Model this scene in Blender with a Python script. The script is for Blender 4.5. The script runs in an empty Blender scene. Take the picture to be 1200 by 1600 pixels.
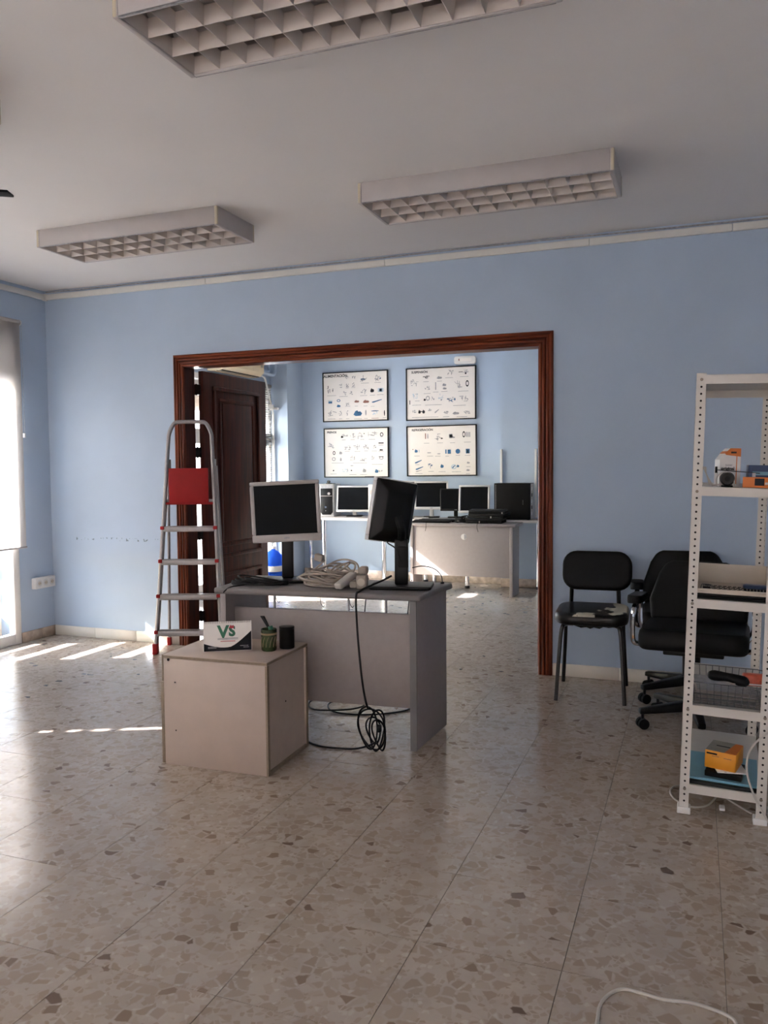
import bpy, bmesh, math, random
from mathutils import Matrix, Vector
random.seed(7)
sc = bpy.context.scene
C = sc.collection
PI = math.pi
R = math.radians

# ------------------------------------------------------------------ camera
CAM_Z = 1.3282
F_PX, PITCH, ROLL, YAW = 1282.93, 0.055894, -0.0083523, 0.3635267
cam_d = bpy.data.cameras.new('camera'); cam = bpy.data.objects.new('camera', cam_d); C.objects.link(cam)
fw = Vector((-math.sin(YAW)*math.cos(PITCH), math.cos(YAW)*math.cos(PITCH), -math.sin(PITCH)))
rt = Vector((math.cos(YAW), math.sin(YAW), 0)); up = rt.cross(fw)
r2 = rt*math.cos(ROLL)+up*math.sin(ROLL); u2 = -rt*math.sin(ROLL)+up*math.cos(ROLL)
cam.matrix_world = Matrix(((r2.x, u2.x, -fw.x, 0), (r2.y, u2.y, -fw.y, 0), (r2.z, u2.z, -fw.z, CAM_Z), (0, 0, 0, 1)))
cam_d.sensor_fit = 'VERTICAL'; cam_d.sensor_height = 24.0; cam_d.lens = F_PX/1600*24.0
cam_d.clip_start = .05; cam_d.clip_end = 300
sc.camera = cam

# ------------------------------------------------------------------ world, sun, exposure
SUN_AZ, SUN_EL = R(25.0), R(32.4)          # the light travels towards (cos az, sin az)
world = bpy.data.worlds.new('world'); sc.world = world; world.use_nodes = True
wn = world.node_tree.nodes; wl = world.node_tree.links
bg = wn['Background']; sky = wn.new('ShaderNodeTexSky'); sky.sky_type = 'NISHITA'
sky.sun_disc = False; sky.sun_elevation = SUN_EL; sky.sun_rotation = R(245); sky.air_density = 1.0; sky.dust_density = 1.5
wl.new(sky.outputs[0], bg.inputs[0]); bg.inputs[1].default_value = 0.60
sun_d = bpy.data.lights.new('sun', 'SUN'); sun_d.energy = 14.0; sun_d.angle = R(.53); sun_d.color = (1, .925, .955)
sun = bpy.data.objects.new('sun', sun_d); C.objects.link(sun)
sdir = Vector((math.cos(SUN_AZ)*math.cos(SUN_EL), math.sin(SUN_AZ)*math.cos(SUN_EL), -math.sin(SUN_EL)))
sun.rotation_euler = sdir.to_track_quat('-Z', 'Y').to_euler(); sun.location = (-8, -3, 6)
def portal(x, y0, y1, z0, z1):
    d = bpy.data.lights.new('window_portal', 'AREA'); d.shape = 'RECTANGLE'; d.size = z1-z0; d.size_y = y1-y0
    d.cycles.is_portal = True
    o = bpy.data.objects.new('window_portal', d); C.objects.link(o)
    o.location = (x, (y0+y1)/2, (z0+z1)/2); o.rotation_euler = (0, -PI/2, 0)
sc.view_settings.view_transform = 'Standard'; sc.view_settings.look = 'None'
sc.view_settings.gamma = 1.0; sc.view_settings.use_curve_mapping = False
sc.view_settings.exposure = 2.36
try:
    sc.cycles.use_denoising = True; sc.cycles.max_bounces = 12; sc.cycles.diffuse_bounces = 8
    sc.cycles.transparent_max_bounces = 24; sc.cycles.sample_clamp_indirect = 8.0; sc.cycles.blur_glossy = .5
except Exception: pass

# ------------------------------------------------------------------ room dimensions
XL, YB, H = -4.806, 5.171, 2.72        # left wall, back wall, ceiling
XR, YF = 2.4, -2.6                     # right wall, wall behind the viewer
WT = 0.11                              # back wall thickness
FXL, FYB, FXR = -4.69, 9.0, 0.45       # rear room: left, back, right
DX0, DX1, DZ = -3.525, -0.925, 2.065   # clear doorway

# ------------------------------------------------------------------ materials
def nodes(m):
    m.use_nodes = True
    return m.node_tree.nodes, m.node_tree.links, m.node_tree.nodes['Principled BSDF']
MATS = {}
def mat(name, col, rough=.5, metal=0, var=.06, scale=14, bump=0, bscale=200, spec=.5, trans=0, coat=0, stretch=None):
    if name in MATS: return MATS[name]
    m = bpy.data.materials.new(name); n, l, p = nodes(m)
    p.inputs['Roughness'].default_value = rough; p.inputs['Metallic'].default_value = metal
    p.inputs['Specular IOR Level'].default_value = spec; p.inputs['Coat Weight'].default_value = coat
    p.inputs['Transmission Weight'].default_value = trans
    geo = n.new('ShaderNodeNewGeometry'); src = geo.outputs['Position']
    if stretch:
        mp = n.new('ShaderNodeMapping'); mp.inputs['Scale'].default_value = stretch
        l.new(src, mp.inputs['Vector']); src = mp.outputs[0]
    ns = n.new('ShaderNodeTexNoise'); ns.inputs['Scale'].default_value = scale; ns.inputs['Detail'].default_value = 5
    l.new(src, ns.inputs['Vector'])
    cr = n.new('ShaderNodeValToRGB')
    a = tuple(max(0, c*(1-var)) for c in col); b = tuple(min(1, c*(1+var)) for c in col)
    cr.color_ramp.elements[0].position = .3; cr.color_ramp.elements[1].position = .7
    cr.color_ramp.elements[0].color = (*a, 1); cr.color_ramp.elements[1].color = (*b, 1)
    l.new(ns.outputs[0], cr.inputs[0]); l.new(cr.outputs[0], p.inputs['Base Color'])
    if bump:
        b2 = n.new('ShaderNodeTexNoise'); b2.inputs['Scale'].default_value = bscale; b2.inputs['Detail'].default_value = 3
        l.new(src, b2.inputs['Vector'])
        bp = n.new('ShaderNodeBump'); bp.inputs['Strength'].default_value = bump; bp.inputs['Distance'].default_value = .002
        l.new(b2.outputs[0], bp.inputs['Height']); l.new(bp.outputs[0], p.inputs['Normal'])
    MATS[name] = m
    return m
def srgb(r, g, b):
    f = lambda c: (c/255/12.92 if c/255 <= .04045 else ((c/255+.055)/1.055)**2.4)
    return (f(r), f(g), f(b))

# blue wall paint with a line of scuffs near the ladder corner
def wall_mat():
    m = mat('blue_wall_paint', (.40, .495, .62), .62, var=.03, scale=3, bump=.25, bscale=260)
    n, l = m.node_tree.nodes, m.node_tree.links; p = n['Principled BSDF']
    src = p.inputs['Base Color'].links[0].from_socket
    g = n.new('ShaderNodeNewGeometry'); sx = n.new('ShaderNodeSeparateXYZ'); l.new(g.outputs['Position'], sx.inputs[0])
    def rng(sock, lo, hi):
        a = n.new('ShaderNodeMath'); a.operation = 'GREATER_THAN'; l.new(sock, a.inputs[0]); a.inputs[1].default_value = lo
        b = n.new('ShaderNodeMath'); b.operation = 'LESS_THAN'; l.new(sock, b.inputs[0]); b.inputs[1].default_value = hi
        c = n.new('ShaderNodeMath'); c.operation = 'MULTIPLY'; l.new(a.outputs[0], c.inputs[0]); l.new(b.outputs[0], c.inputs[1])
        return c.outputs[0]
    ns = n.new('ShaderNodeTexNoise'); ns.inputs['Scale'].default_value = 42; ns.inputs['Detail'].default_value = 4
    l.new(g.outputs['Position'], ns.inputs['Vector'])
    th = n.new('ShaderNodeMath'); th.operation = 'GREATER_THAN'; th.inputs[1].default_value = .60; l.new(ns.outputs[0], th.inputs[0])
    k = rng(sx.outputs[0], -4.62, -3.72)
    for s in (rng(sx.outputs[2], .768, .792), rng(sx.outputs[1], 5.0, 5.2), th.outputs[0]):
        c = n.new('ShaderNodeMath'); c.operation = 'MULTIPLY'; l.new(k, c.inputs[0]); l.new(s, c.inputs[1]); k = c.outputs[0]
    mx = n.new('ShaderNodeMix'); mx.data_type = 'RGBA'; l.new(k, mx.inputs[0]); l.new(src, mx.inputs[6])
    mx.inputs[7].default_value = (.16, .20, .24, 1); l.new(mx.outputs[2], p.inputs['Base Color'])
    return m
M_WALL = wall_mat()
M_CEIL = mat('white_ceiling_paint', (.76, .745, .735), .8, var=.015, scale=2, bump=.1, bscale=120)
M_BASE = mat('cream_baseboard', (.68, .64, .57), .35, var=.05, scale=6)
M_MARB = mat('tan_marble', (.50, .40, .32), .25, var=.28, scale=16)
M_TRUNK = mat('white_plastic_trunking', (.66, .65, .61), .4, var=.03)
M_CHAN = mat('white_wall_channel', (.72, .72, .70), .4, var=.02)
def terrazzo():
    m = bpy.data.materials.new('terrazzo_tile'); n, l, p = nodes(m)
    g = n.new('ShaderNodeNewGeometry'); oi = n.new('ShaderNodeObjectInfo')
    sc_ = n.new('ShaderNodeVectorMath'); sc_.operation = 'SCALE'; sc_.inputs[3].default_value = 37.0
    cb = n.new('ShaderNodeCombineXYZ'); l.new(oi.outputs['Random'], cb.inputs[0]); l.new(oi.outputs['Random'], cb.inputs[1])
    l.new(cb.outputs[0], sc_.inputs[0])
    ad = n.new('ShaderNodeVectorMath'); ad.operation = 'ADD'; l.new(g.outputs['Position'], ad.inputs[0]); l.new(sc_.outputs[0], ad.inputs[1])
    # warp so that the chips are angular and uneven
    wn_ = n.new('ShaderNodeTexNoise'); wn_.inputs['Scale'].default_value = 16; wn_.inputs['Detail'].default_value = 2
    l.new(ad.outputs[0], wn_.inputs['Vector'])
    ws = n.new('ShaderNodeVectorMath'); ws.operation = 'MULTIPLY_ADD'; ws.inputs[1].default_value = (.03, .03, 0)
    l.new(wn_.outputs['Color'], ws.inputs[0]); l.new(ad.outputs[0], ws.inputs[2])
    def chips(scale, thr, soft):
        v = n.new('ShaderNodeTexVoronoi'); v.voronoi_dimensions = '2D'; v.inputs['Scale'].default_value = scale
        e = n.new('ShaderNodeTexVoronoi'); e.voronoi_dimensions = '2D'; e.feature = 'DISTANCE_TO_EDGE'; e.inputs['Scale'].default_value = scale
        l.new(ws.outputs[0], v.inputs['Vector']); l.new(ws.outputs[0], e.inputs['Vector'])
        s = n.new('ShaderNodeSeparateColor'); l.new(v.outputs['Color'], s.inputs[0])
        mr = n.new('ShaderNodeMapRange'); mr.inputs[1].default_value = thr; mr.inputs[2].default_value = thr+soft; l.new(e.outputs[0], mr.inputs[0])
        return s.outputs, mr.outputs[0]
    big, eb = chips(27, .06, .10); sm, es = chips(62, .06, .12)
    base = n.new('ShaderNodeTexNoise'); base.inputs['Scale'].default_value = 9; base.inputs['Detail'].default_value = 6; l.new(ad.outputs[0], base.inputs['Vector'])
    rb = n.new('ShaderNodeValToRGB'); rb.color_ramp.elements[0].color = (.375, .315, .262, 1); rb.color_ramp.elements[1].color = (.445, .38, .318, 1)
    rb.color_ramp.elements[0].position = .35; rb.color_ramp.elements[1].position = .65; l.new(base.outputs[0], rb.inputs[0])
    def ramp(sock, stops):
        r = n.new('ShaderNodeValToRGB'); r.color_ramp.interpolation = 'CONSTANT'
        els = r.color_ramp.elements
        while len(els) < len(stops): els.new(.5)
        for e, (pos, c) in zip(els, stops): e.position = pos; e.color = (*c, 1)
        l.new(sock, r.inputs[0]); return r.outputs[0]
    cbig = ramp(big[0], [(0, (.345, .278, .222)), (.32, (.385, .322, .262)), (.58, (.315, .25, .195)), (.78, (.42, .36, .30)), (.925, (.235, .168, .122)), (.98, (.16, .11, .08))])
    hasb = ramp(big[1], [(0, (1, 1, 1)), (.62, (0, 0, 0))])
    csm = ramp(sm[0], [(0, (.36, .295, .24)), (.4, (.42, .355, .30)), (.7, (.33, .265, .21)), (.9, (.47, .41, .35))])
    hass = ramp(sm[1], [(0, (1, 1, 1)), (.55, (0, 0, 0))])
    def mul(a, b):
        k = n.new('ShaderNodeMath'); k.operation = 'MULTIPLY'; l.new(a, k.inputs[0]); l.new(b, k.inputs[1]); return k.outputs[0]
    def mix(f, a, b):
        k = n.new('ShaderNodeMix'); k.data_type = 'RGBA'; l.new(f, k.inputs[0]); l.new(a, k.inputs[6]); l.new(b, k.inputs[7]); return k.outputs[2]
    c = mix(mul(es, hass), rb.outputs[0], csm); c = mix(mul(eb, hasb), c, cbig)
    l.new(c, p.inputs['Base Color'])
    rr = n.new('ShaderNodeTexNoise'); rr.inputs['Scale'].default_value = 3.5; rr.inputs['Detail'].default_value = 6; l.new(g.outputs['Position'], rr.inputs['Vector'])
    mr = n.new('ShaderNodeMapRange'); mr.inputs[1].default_value = .3; mr.inputs[2].default_value = .7; mr.inputs[3].default_value = .13; mr.inputs[4].default_value = .26
    l.new(rr.outputs[0], mr.inputs[0]); l.new(mr.outputs[0], p.inputs['Roughness'])
    p.inputs['Specular IOR Level'].default_value = .55
    return m
M_TERR = terrazzo()
M_GROUT = mat('tile_grout', (.13, .11, .09), .8)
def wood(name, stretch, dark=(.050, .010, .005), lite=(.25, .055, .020), rough=.3):
    m = mat(name, lite, rough, var=0, scale=26, stretch=stretch, coat=.0, spec=.18)
    cr = [x for x in m.node_tree.nodes if x.type == 'VALTORGB'][0]
    cr.color_ramp.elements[0].color = (*dark, 1); cr.color_ramp.elements[1].color = (*lite, 1)
    cr.color_ramp.elements[0].position = .33; cr.color_ramp.elements[1].position = .72
    return m
M_WOODV = wood('mahogany_vertical_grain', (3, 3, .12))
M_WOODH = wood('mahogany_horizontal_grain', (.12, 3, 3))
M_DOOR = wood('mahogany_door_leaf', (3, 1.2, .1), (.028, .006, .004), (.095, .020, .010), .42)
M_DGREY = mat('desk_grey_laminate', (.285, .252, .25), .42, var=.04, scale=40)
M_DMOD = mat('desk_modesty_laminate', (.30, .262, .25), .45, var=.04, scale=30)
M_DTOP = mat('desk_top_laminate', (.175, .158, .152), .45, var=.04, scale=30)
M_DEDGE = mat('desk_dark_edge', (.13, .125, .12), .4, var=.04)
M_DLIGHT = mat('desk_light_laminate', (.36, .325, .315), .45, var=.03, scale=30)
M_PED = mat('pedestal_white_laminate', (.47, .38, .32), .45, var=.04, scale=10)
M_PEDG = mat('pedestal_grey_panel', (.46, .375, .31), .5, var=.05)
M_PEDE = mat('pedestal_raw_edge', (.24, .185, .13), .6, var=.12, scale=60)
M_BLK = mat('black_plastic', (.008, .008, .009), .38, var=.2, spec=.25)
M_BLKM = mat('black_matte_plastic', (.008, .008, .009), .6, var=.15, spec=.10)
M_SCR = mat('dark_screen', (.008, .009, .011), .45, var=.1, spec=.06)
M_SILV = mat('silver_plastic', (.43, .395, .375), .42, var=.03)
M_SILVL = mat('light_silver_plastic', (.60, .60, .60), .35, var=.03)
M_ALU = mat('brushed_aluminium', (.31, .29, .285), .40, metal=.75, var=.06, scale=60)
M_CHR = mat('chrome', (.75, .75, .76), .12, metal=1, var=.02)
M_RED = mat('red_plastic', (.32, .012, .013), .5, var=.06, spec=.2)
M_BLKF = mat('black_upholstery', (.006, .006, .007), .5, var=.25, scale=60, bump=.2, bscale=500, spec=.12)
M_BLKT = mat('black_painted_steel', (.007, .007, .008), .3, var=.2, spec=.25)
M_SHELF = mat('cream_painted_steel', (.57, .54, .495), .4, var=.05, scale=8)
M_HOLE = mat('dark_hole', (.015, .013, .012), .9)
M_BOLT = mat('zinc_bolt', (.20, .17, .14), .45, metal=.7)
M_WHT = mat('white_plastic', (.70, .69, .67), .4, var=.03)
M_CABW = mat('beige_cable_sheath', (.35, .295, .245), .5, var=.08)
M_CABW2 = mat('white_cable_sheath', (.46, .43, .39), .45, var=.05)
M_CABB = mat('black_cable_sheath', (.010, .010, .011), .5, var=.2, spec=.25)
M_LUM = mat('luminaire_white_enamel', (.46, .43, .42), .45, var=.03)
M_LOUV = mat('luminaire_louvre', (.55, .50, .46), .4, var=.04)
M_LCAP = mat('luminaire_yellowed_cap', (.56, .50, .37), .5, var=.04)
M_PAPER = mat('poster_paper', (.80, .76, .71), .45, var=.015)
M_INK = mat('ink_dark', (.012, .013, .018), .6, var=.2, spec=.15)
M_INKB = mat('ink_blue', (.03, .13, .27), .6, var=.35, scale=60)
M_INKG = mat('ink_grey', (.33, .33, .34), .6, var=.25, scale=60)
M_INKL = mat('ink_pale_blue', (.45, .56, .64), .6, var=.15)
M_INKR = mat('ink_brown', (.26, .12, .09), .6, var=.2)
M_GRN = mat('logo_green', (.015, .14, .07), .5)
M_LRED = mat('logo_red', (.45, .02, .04), .5)
M_MUG = mat('olive_green_glaze', (.035, .055, .020), .25, var=.35, scale=60)
M_MUGB = mat('tan_band', (.27, .20, .10), .4)
M_BEIGE = mat('aged_beige_plastic', (.66, .55, .37), .45, var=.05)
M_BEIGE2 = mat('tray_beige_plastic', (.50, .44, .36), .4, var=.04)
M_BLUEB = mat('blue_folder_plastic', (.16, .36, .46), .35, var=.05)
M_NAVY = mat('navy_plastic', (.02, .045, .12), .35, var=.1)
M_YEL = mat('yellow_cardboard', (.75, .30, .02), .55, var=.06)
M_ORG = mat('orange_cardboard', (.62, .17, .03), .55, var=.06)
M_GREYC = mat('grey_print', (.30, .29, .24), .55, var=.2)
M_REDO = mat('red_orange_wrapper', (.55, .10, .05), .35, var=.35, scale=40)
M_WIRE = mat('dark_wire', (.10, .105, .11), .4, metal=.6)
M_ALUW = mat('white_window_frame', (.78, .77, .74), .35, var=.02)
M_CONC = mat('pale_pavement', (.62, .59, .54), .8, var=.08, scale=2)
M_SHUT = mat('beige_shutter', (.55, .45, .38), .6, var=.05)
def glass():
    m = bpy.data.materials.new('window_glass'); m.use_nodes = True; n, l = m.node_tree.nodes, m.node_tree.links
    n.remove(n['Principled BSDF']); t = n.new('ShaderNodeBsdfTransparent'); t.inputs[0].default_value = (.95, .97, .96, 1)
    g = n.new('ShaderNodeBsdfGlossy'); g.inputs['Roughness'].default_value = .03
    mx = n.new('ShaderNodeMixShader'); mx.inputs[0].default_value = .05; l.new(t.outputs[0], mx.inputs[1]); l.new(g.outputs[0], mx.inputs[2])
    l.new(mx.outputs[0], n['Material Output'].inputs[0]); return m
M_GLASS = glass()
def translucent(name, col, tcol, f, rough=.8):
    m = bpy.data.materials.new(name); m.use_nodes = True; n, l = m.node_tree.nodes, m.node_tree.links
    n.remove(n['Principled BSDF']); d = n.new('ShaderNodeBsdfDiffuse'); t = n.new('ShaderNodeBsdfTranslucent')
    ns = n.new('ShaderNodeTexNoise'); ns.inputs['Scale'].default_value = 300
    g = n.new('ShaderNodeNewGeometry'); l.new(g.outputs['Position'], ns.inputs['Vector'])
    mx0 = n.new('ShaderNodeMix'); mx0.data_type = 'RGBA'; l.new(ns.outputs[0], mx0.inputs[0])
    mx0.inputs[6].default_value = (*[c*.94 for c in col], 1); mx0.inputs[7].default_value = (*col, 1); l.new(mx0.outputs[2], d.inputs[0])
    t.inputs[0].default_value = (*tcol, 1)
    mx = n.new('ShaderNodeMixShader'); mx.inputs[0].default_value = f
    l.new(d.outputs[0], mx.inputs[1]); l.new(t.outputs[0], mx.inputs[2]); l.new(mx.outputs[0], n['Material Output'].inputs[0])
    return m
M_BLIND = translucent('blind_fabric', (.40, .37, .35), (.88, .86, .85), .44)
M_FILLBLIND = translucent('fill_blind_fabric', (.70, .66, .63), (.90, .85, .83), .37)  # blind of the added fill window, translucency set for the fill level
M_SLAT = translucent('blind_slat_white', (.28, .28, .28), (.8, .8, .8), .03)
def bottle_mat():
    m = bpy.data.materials.new('blue_bottle_plastic'); n, l, p = nodes(m)
    p.inputs['Base Color'].default_value = (.03, .14, .72, 1); p.inputs['Roughness'].default_value = .15
    p.inputs['Transmission Weight'].default_value = .45; p.inputs['IOR'].default_value = 1.15
    return m
M_BOT = bottle_mat()
# worn black vinyl with pale patches where the cover is torn
def torn_mat():
    m = mat('torn_black_vinyl', (.008, .0075, .0075), .35, var=.2, spec=.25)
    n, l = m.node_tree.nodes, m.node_tree.links; p = n['Principled BSDF']; src = p.inputs['Base Color'].links[0].from_socket
    g = n.new('ShaderNodeTexCoord'); ns = n.new('ShaderNodeTexNoise'); ns.inputs['Scale'].default_value = 7.0; ns.inputs['Detail'].default_value = 4; ns.inputs['Roughness'].default_value = .5
    mp = n.new('ShaderNodeMapping'); mp.inputs['Location'].default_value = (.33, .62, 0); l.new(g.outputs['Object'], mp.inputs[0]); l.new(mp.outputs[0], ns.inputs['Vector'])
    sx = n.new('ShaderNodeSeparateXYZ'); l.new(g.outputs['Object'], sx.inputs[0])
    ma = n.new('ShaderNodeMath'); ma.operation = 'MULTIPLY_ADD'; l.new(sx.outputs[0], ma.inputs[0]); ma.inputs[1].default_value = .65; l.new(ns.outputs[0], ma.inputs[2])
    th = n.new('ShaderNodeMath'); th.operation = 'GREATER_THAN'; th.inputs[1].default_value = .545; l.new(ma.outputs[0], th.inputs[0])
    tz = n.new('ShaderNodeMath'); tz.operation = 'GREATER_THAN'; tz.inputs[1].default_value = .482; l.new(sx.outputs[2], tz.inputs[0])
    mu = n.new('ShaderNodeMath'); mu.operation = 'MULTIPLY'; l.new(th.outputs[0], mu.inputs[0]); l.new(tz.outputs[0], mu.inputs[1])
    mx = n.new('ShaderNodeMix'); mx.data_type = 'RGBA'; l.new(mu.outputs[0], mx.inputs[0]); l.new(src, mx.inputs[6]); mx.inputs[7].default_value = (.55, .53, .43, 1)
    l.new(mx.outputs[2], p.inputs['Base Color'])
    rr = n.new('ShaderNodeMath'); rr.operation = 'MULTIPLY_ADD'; l.new(mu.outputs[0], rr.inputs[0]); rr.inputs[1].default_value = .5; rr.inputs[2].default_value = .32
    l.new(rr.outputs[0], p.inputs['Roughness'])
    return m
M_TORN = torn_mat()

# ------------------------------------------------------------------ mesh helpers
WM = {}     # world matrices of what has been made, for parts given in world coordinates
class MB:
    def __init__(s): s.v = []; s.f = []; s.m = []; s.cur = 0
    def add(s, vs, fs):
        b = len(s.v); s.v += [Vector(q) for q in vs]; s.f += [tuple(b+i for i in f) for f in fs]; s.m += [s.cur]*len(fs); return s
    def box(s, x0, x1, y0, y1, z0, z1, M=None):
        vs = [(x, y, z) for z in (z0, z1) for y in (y0, y1) for x in (x0, x1)]
        if M: vs = [M @ Vector(q) for q in vs]
        return s.add(vs, [(0, 2, 3, 1), (4, 5, 7, 6), (0, 1, 5, 4), (2, 6, 7, 3), (0, 4, 6, 2), (1, 3, 7, 5)])
    def prism(s, pts, a, b, axis=2, M=None):
        # closed outline pts (2D) pushed from a to b along an axis; the outline's coordinates are the other two axes in order
        n = len(pts); vs = []
        for h in (a, b):
            for (p, q) in pts:
                vs.append((p, q, h) if axis == 2 else ((p, h, q) if axis == 1 else (h, p, q)))
        if M: vs = [M @ Vector(q) for q in vs]
        return s.add(vs, [tuple(range(n))[::-1], tuple(range(n, 2*n))]+[(i, (i+1) % n, n+(i+1) % n, n+i) for i in range(n)])
    def cyl(s, p0, p1, r, n=12, r1=None):
        p0 = Vector(p0); p1 = Vector(p1); r1 = r if r1 is None else r1
        d = (p1-p0).normalized(); a = d.orthogonal().normalized(); b = d.cross(a)
        vs = [p0+(a*math.cos(t)+b*math.sin(t))*r for t in [2*PI*i/n for i in range(n)]]+[p1+(a*math.cos(t)+b*math.sin(t))*r1 for t in [2*PI*i/n for i in range(n)]]
        return s.add(vs, [(i, (i+1) % n, n+(i+1) % n, n+i) for i in range(n)]+[tuple(range(n))[::-1], tuple(range(n, 2*n))])
    def tube(s, pts, r, n=7, k=5, closed=False):
        P = [Vector(p) for p in pts]
        if k > 1:
            Q = []; N = len(P)
            for i in range(N if closed else N-1):
                g = (lambda j: P[j % N]) if closed else (lambda j: P[min(max(j, 0), N-1)])
                a, b, c, d = g(i-1), g(i), g(i+1), g(i+2)
                for j in range(k):
                    t = j/k
                    Q.append(.5*((2*b)+(c-a)*t+(2*a-5*b+4*c-d)*t*t+(3*b-a-3*c+d)*t**3))
            if not closed: Q.append(P[-1])
            P = Q
        N = len(P); vs = []; pa = None
        for i in range(N):
            if closed: d = P[(i+1) % N]-P[i-1]
            else: d = P[min(i+1, N-1)]-P[max(i-1, 0)]
            if d.length < 1e-9: d = Vector((0, 0, 1))
            d.normalize()
            a = d.orthogonal().normalized() if pa is None else (pa-d*pa.dot(d))
            if a.length < 1e-6: a = d.orthogonal()
            a.normalize(); pa = a; b = d.cross(a)
            vs += [P[i]+(a*math.cos(2*PI*j/n)+b*math.sin(2*PI*j/n))*r for j in range(n)]
        fs = []
        for i in range(N if closed else N-1):
            o = ((i+1) % N)*n
            fs += [(i*n+j, i*n+(j+1) % n, o+(j+1) % n, o+j) for j in range(n)]
        if not closed: fs += [tuple(range(n))[::-1], tuple(range((N-1)*n, N*n))]
        return s.add(vs, fs)
    def lathe(s, prof, n=24, c=(0, 0, 0)):
        vs = []
        for (r, z) in prof: vs += [(c[0]+r*math.cos(2*PI*j/n), c[1]+r*math.sin(2*PI*j/n), c[2]+z) for j in range(n)]
        fs = [(i*n+j, i*n+(j+1) % n, (i+1)*n+(j+1) % n, (i+1)*n+j) for i in range(len(prof)-1) for j in range(n)]
        fs += [tuple(range(n))[::-1], tuple(range((len(prof)-1)*n, len(prof)*n))]
        return s.add(vs, fs)
    def quad(s, a, b, c, d): return s.add([a, b, c, d], [(0, 1, 2, 3)])
    def xf(s, M):
        s.v = [M @ q for q in s.v]; return s
    def build(s, name, m, parent=None, world=False, bev=0, seg=2, smooth=False, kind=None, label=None, sub=0):
        me = bpy.data.meshes.new(name); vs = s.v
        if world and parent is not None:
            inv = WM[parent].inverted(); vs = [inv @ q for q in vs]
        me.from_pydata([tuple(q) for q in vs], [], s.f)
        for x in (m if isinstance(m, (list, tuple)) else [m]): me.materials.append(x)
        for pl, mi in zip(me.polygons, s.m): pl.material_index = mi
        bm = bmesh.new(); bm.from_mesh(me); bmesh.ops.recalc_face_normals(bm, faces=bm.faces)
        if bev:
            ed = [e for e in bm.edges if len(e.link_faces) == 2 and e.calc_face_angle() > .5]
            bmesh.ops.bevel(bm, geom=ed, offset=bev, segments=seg, affect='EDGES', profile=.5, clamp_overlap=True)
        if smooth or bev:
            for f in bm.faces: f.smooth = True
            for e in bm.edges:
                if len(e.link_faces) == 2 and e.calc_face_angle() > (.9 if bev else .7): e.smooth = False
        bm.to_mesh(me); bm.free()
        o = bpy.data.objects.new(name, me); C.objects.link(o)
        if parent is not None: o.parent = parent; WM[o] = WM[parent]
        else: WM[o] = Matrix.Identity(4)
        if kind: o['kind'] = kind
        if label: o['label'] = label
        if sub:
            md = o.modifiers.new('subdivision', 'SUBSURF'); md.levels = sub; md.render_levels = sub
        return o
def tag(o, label, cat, group=None):
    o['label'] = label; o['category'] = cat
    if group: o['group'] = group
    return o
def thing(name, label, cat, loc=(0, 0, 0), rz=0, group=None, tilt=None):
    o = bpy.data.objects.new(name, None); C.objects.link(o); o.empty_display_size = .1
    M = Matrix.Translation(loc) @ Matrix.Rotation(rz, 4, 'Z')
    if tilt is not None: M = M @ tilt
    o.matrix_world = M; WM[o] = M
    return tag(o, label, cat, group)
def struct(name, loc=(0, 0, 0)):
    o = bpy.data.objects.new(name, None); C.objects.link(o); o.location = loc; WM[o] = Matrix.Translation(loc); o['kind'] = 'structure'; return o
def copy_thing(root, loc, rz, label, group=None):
    r = root.copy(); C.objects.link(r); M = Matrix.Translation(loc) @ Matrix.Rotation(rz, 4, 'Z'); r.matrix_world = M; WM[r] = M; r['label'] = label
    if group: r['group'] = group
    for ch in list(root.children):
        c = ch.copy(); C.objects.link(c); c.parent = r; WM[c] = M
        for g in ch.children:
            d = g.copy(); C.objects.link(d); d.parent = c; WM[d] = M
    return r
def move(o, loc, rz=0):
    M = Matrix.Translation(loc) @ Matrix.Rotation(rz, 4, 'Z'); o.matrix_world = M; WM[o] = M
def text_mb(txt, size, off=0.0, align='LEFT'):
    cu = bpy.data.curves.new('lettering', 'FONT'); cu.body = txt; cu.size = size; cu.offset = off; cu.align_x = align; cu.resolution_u = 3
    o = bpy.data.objects.new('lettering', cu); C.objects.link(o)
    dg = bpy.context.evaluated_depsgraph_get(); me = o.evaluated_get(dg).to_mesh()
    mb = MB(); mb.add([v.co.copy() for v in me.vertices], [tuple(p.vertices) for p in me.polygons])
    o.evaluated_get(dg).to_mesh_clear(); bpy.data.objects.remove(o); bpy.data.curves.remove(cu)
    return mb
def rbox_pts(w, h, r, n=5):
    pts = []
    for cx, cy, a0 in ((w/2-r, h/2-r, 0), (-w/2+r, h/2-r, 90), (-w/2+r, -h/2+r, 180), (w/2-r, -h/2+r, 270)):
        for i in range(n+1):
            a = R(a0+90*i/n); pts.append((cx+r*math.cos(a), cy+r*math.sin(a)))
    return pts

# ================================================================== THE SETTING
def wall_x(name, x0, x1, y0, y1, z1, opens, m):
    """wall lying along y between x0 and x1 with rectangular openings (ya, yb, za, zb)"""
    mb = MB(); y = y0
    for (a, b, za, zb) in sorted(opens):
        if a > y: mb.box(x0, x1, y, a, -.02, z1)
        if za > 0: mb.box(x0, x1, a, b, -.02, za)
        if zb < z1: mb.box(x0, x1, a, b, zb, z1)
        y = b
    mb.box(x0, x1, y, y1, -.02, z1)
    return mb.build(name, m, kind='structure')
W1 = (4.06, 4.82, 0.0, 2.33); W2 = (2.265, 3.60, .9, 2.33); W3 = (.40, 1.70, .9, 2.33); W4 = (-1.9, -.6, .9, 2.33)  # the last two are unseen windows added for ambient light
FW = (6.66, 8.60, .06, 2.28)
wall_x('wall_left', XL-.25, XL, YF-.2, YB+WT, H, [W1, W2, W3, W4], M_WALL)
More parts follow.
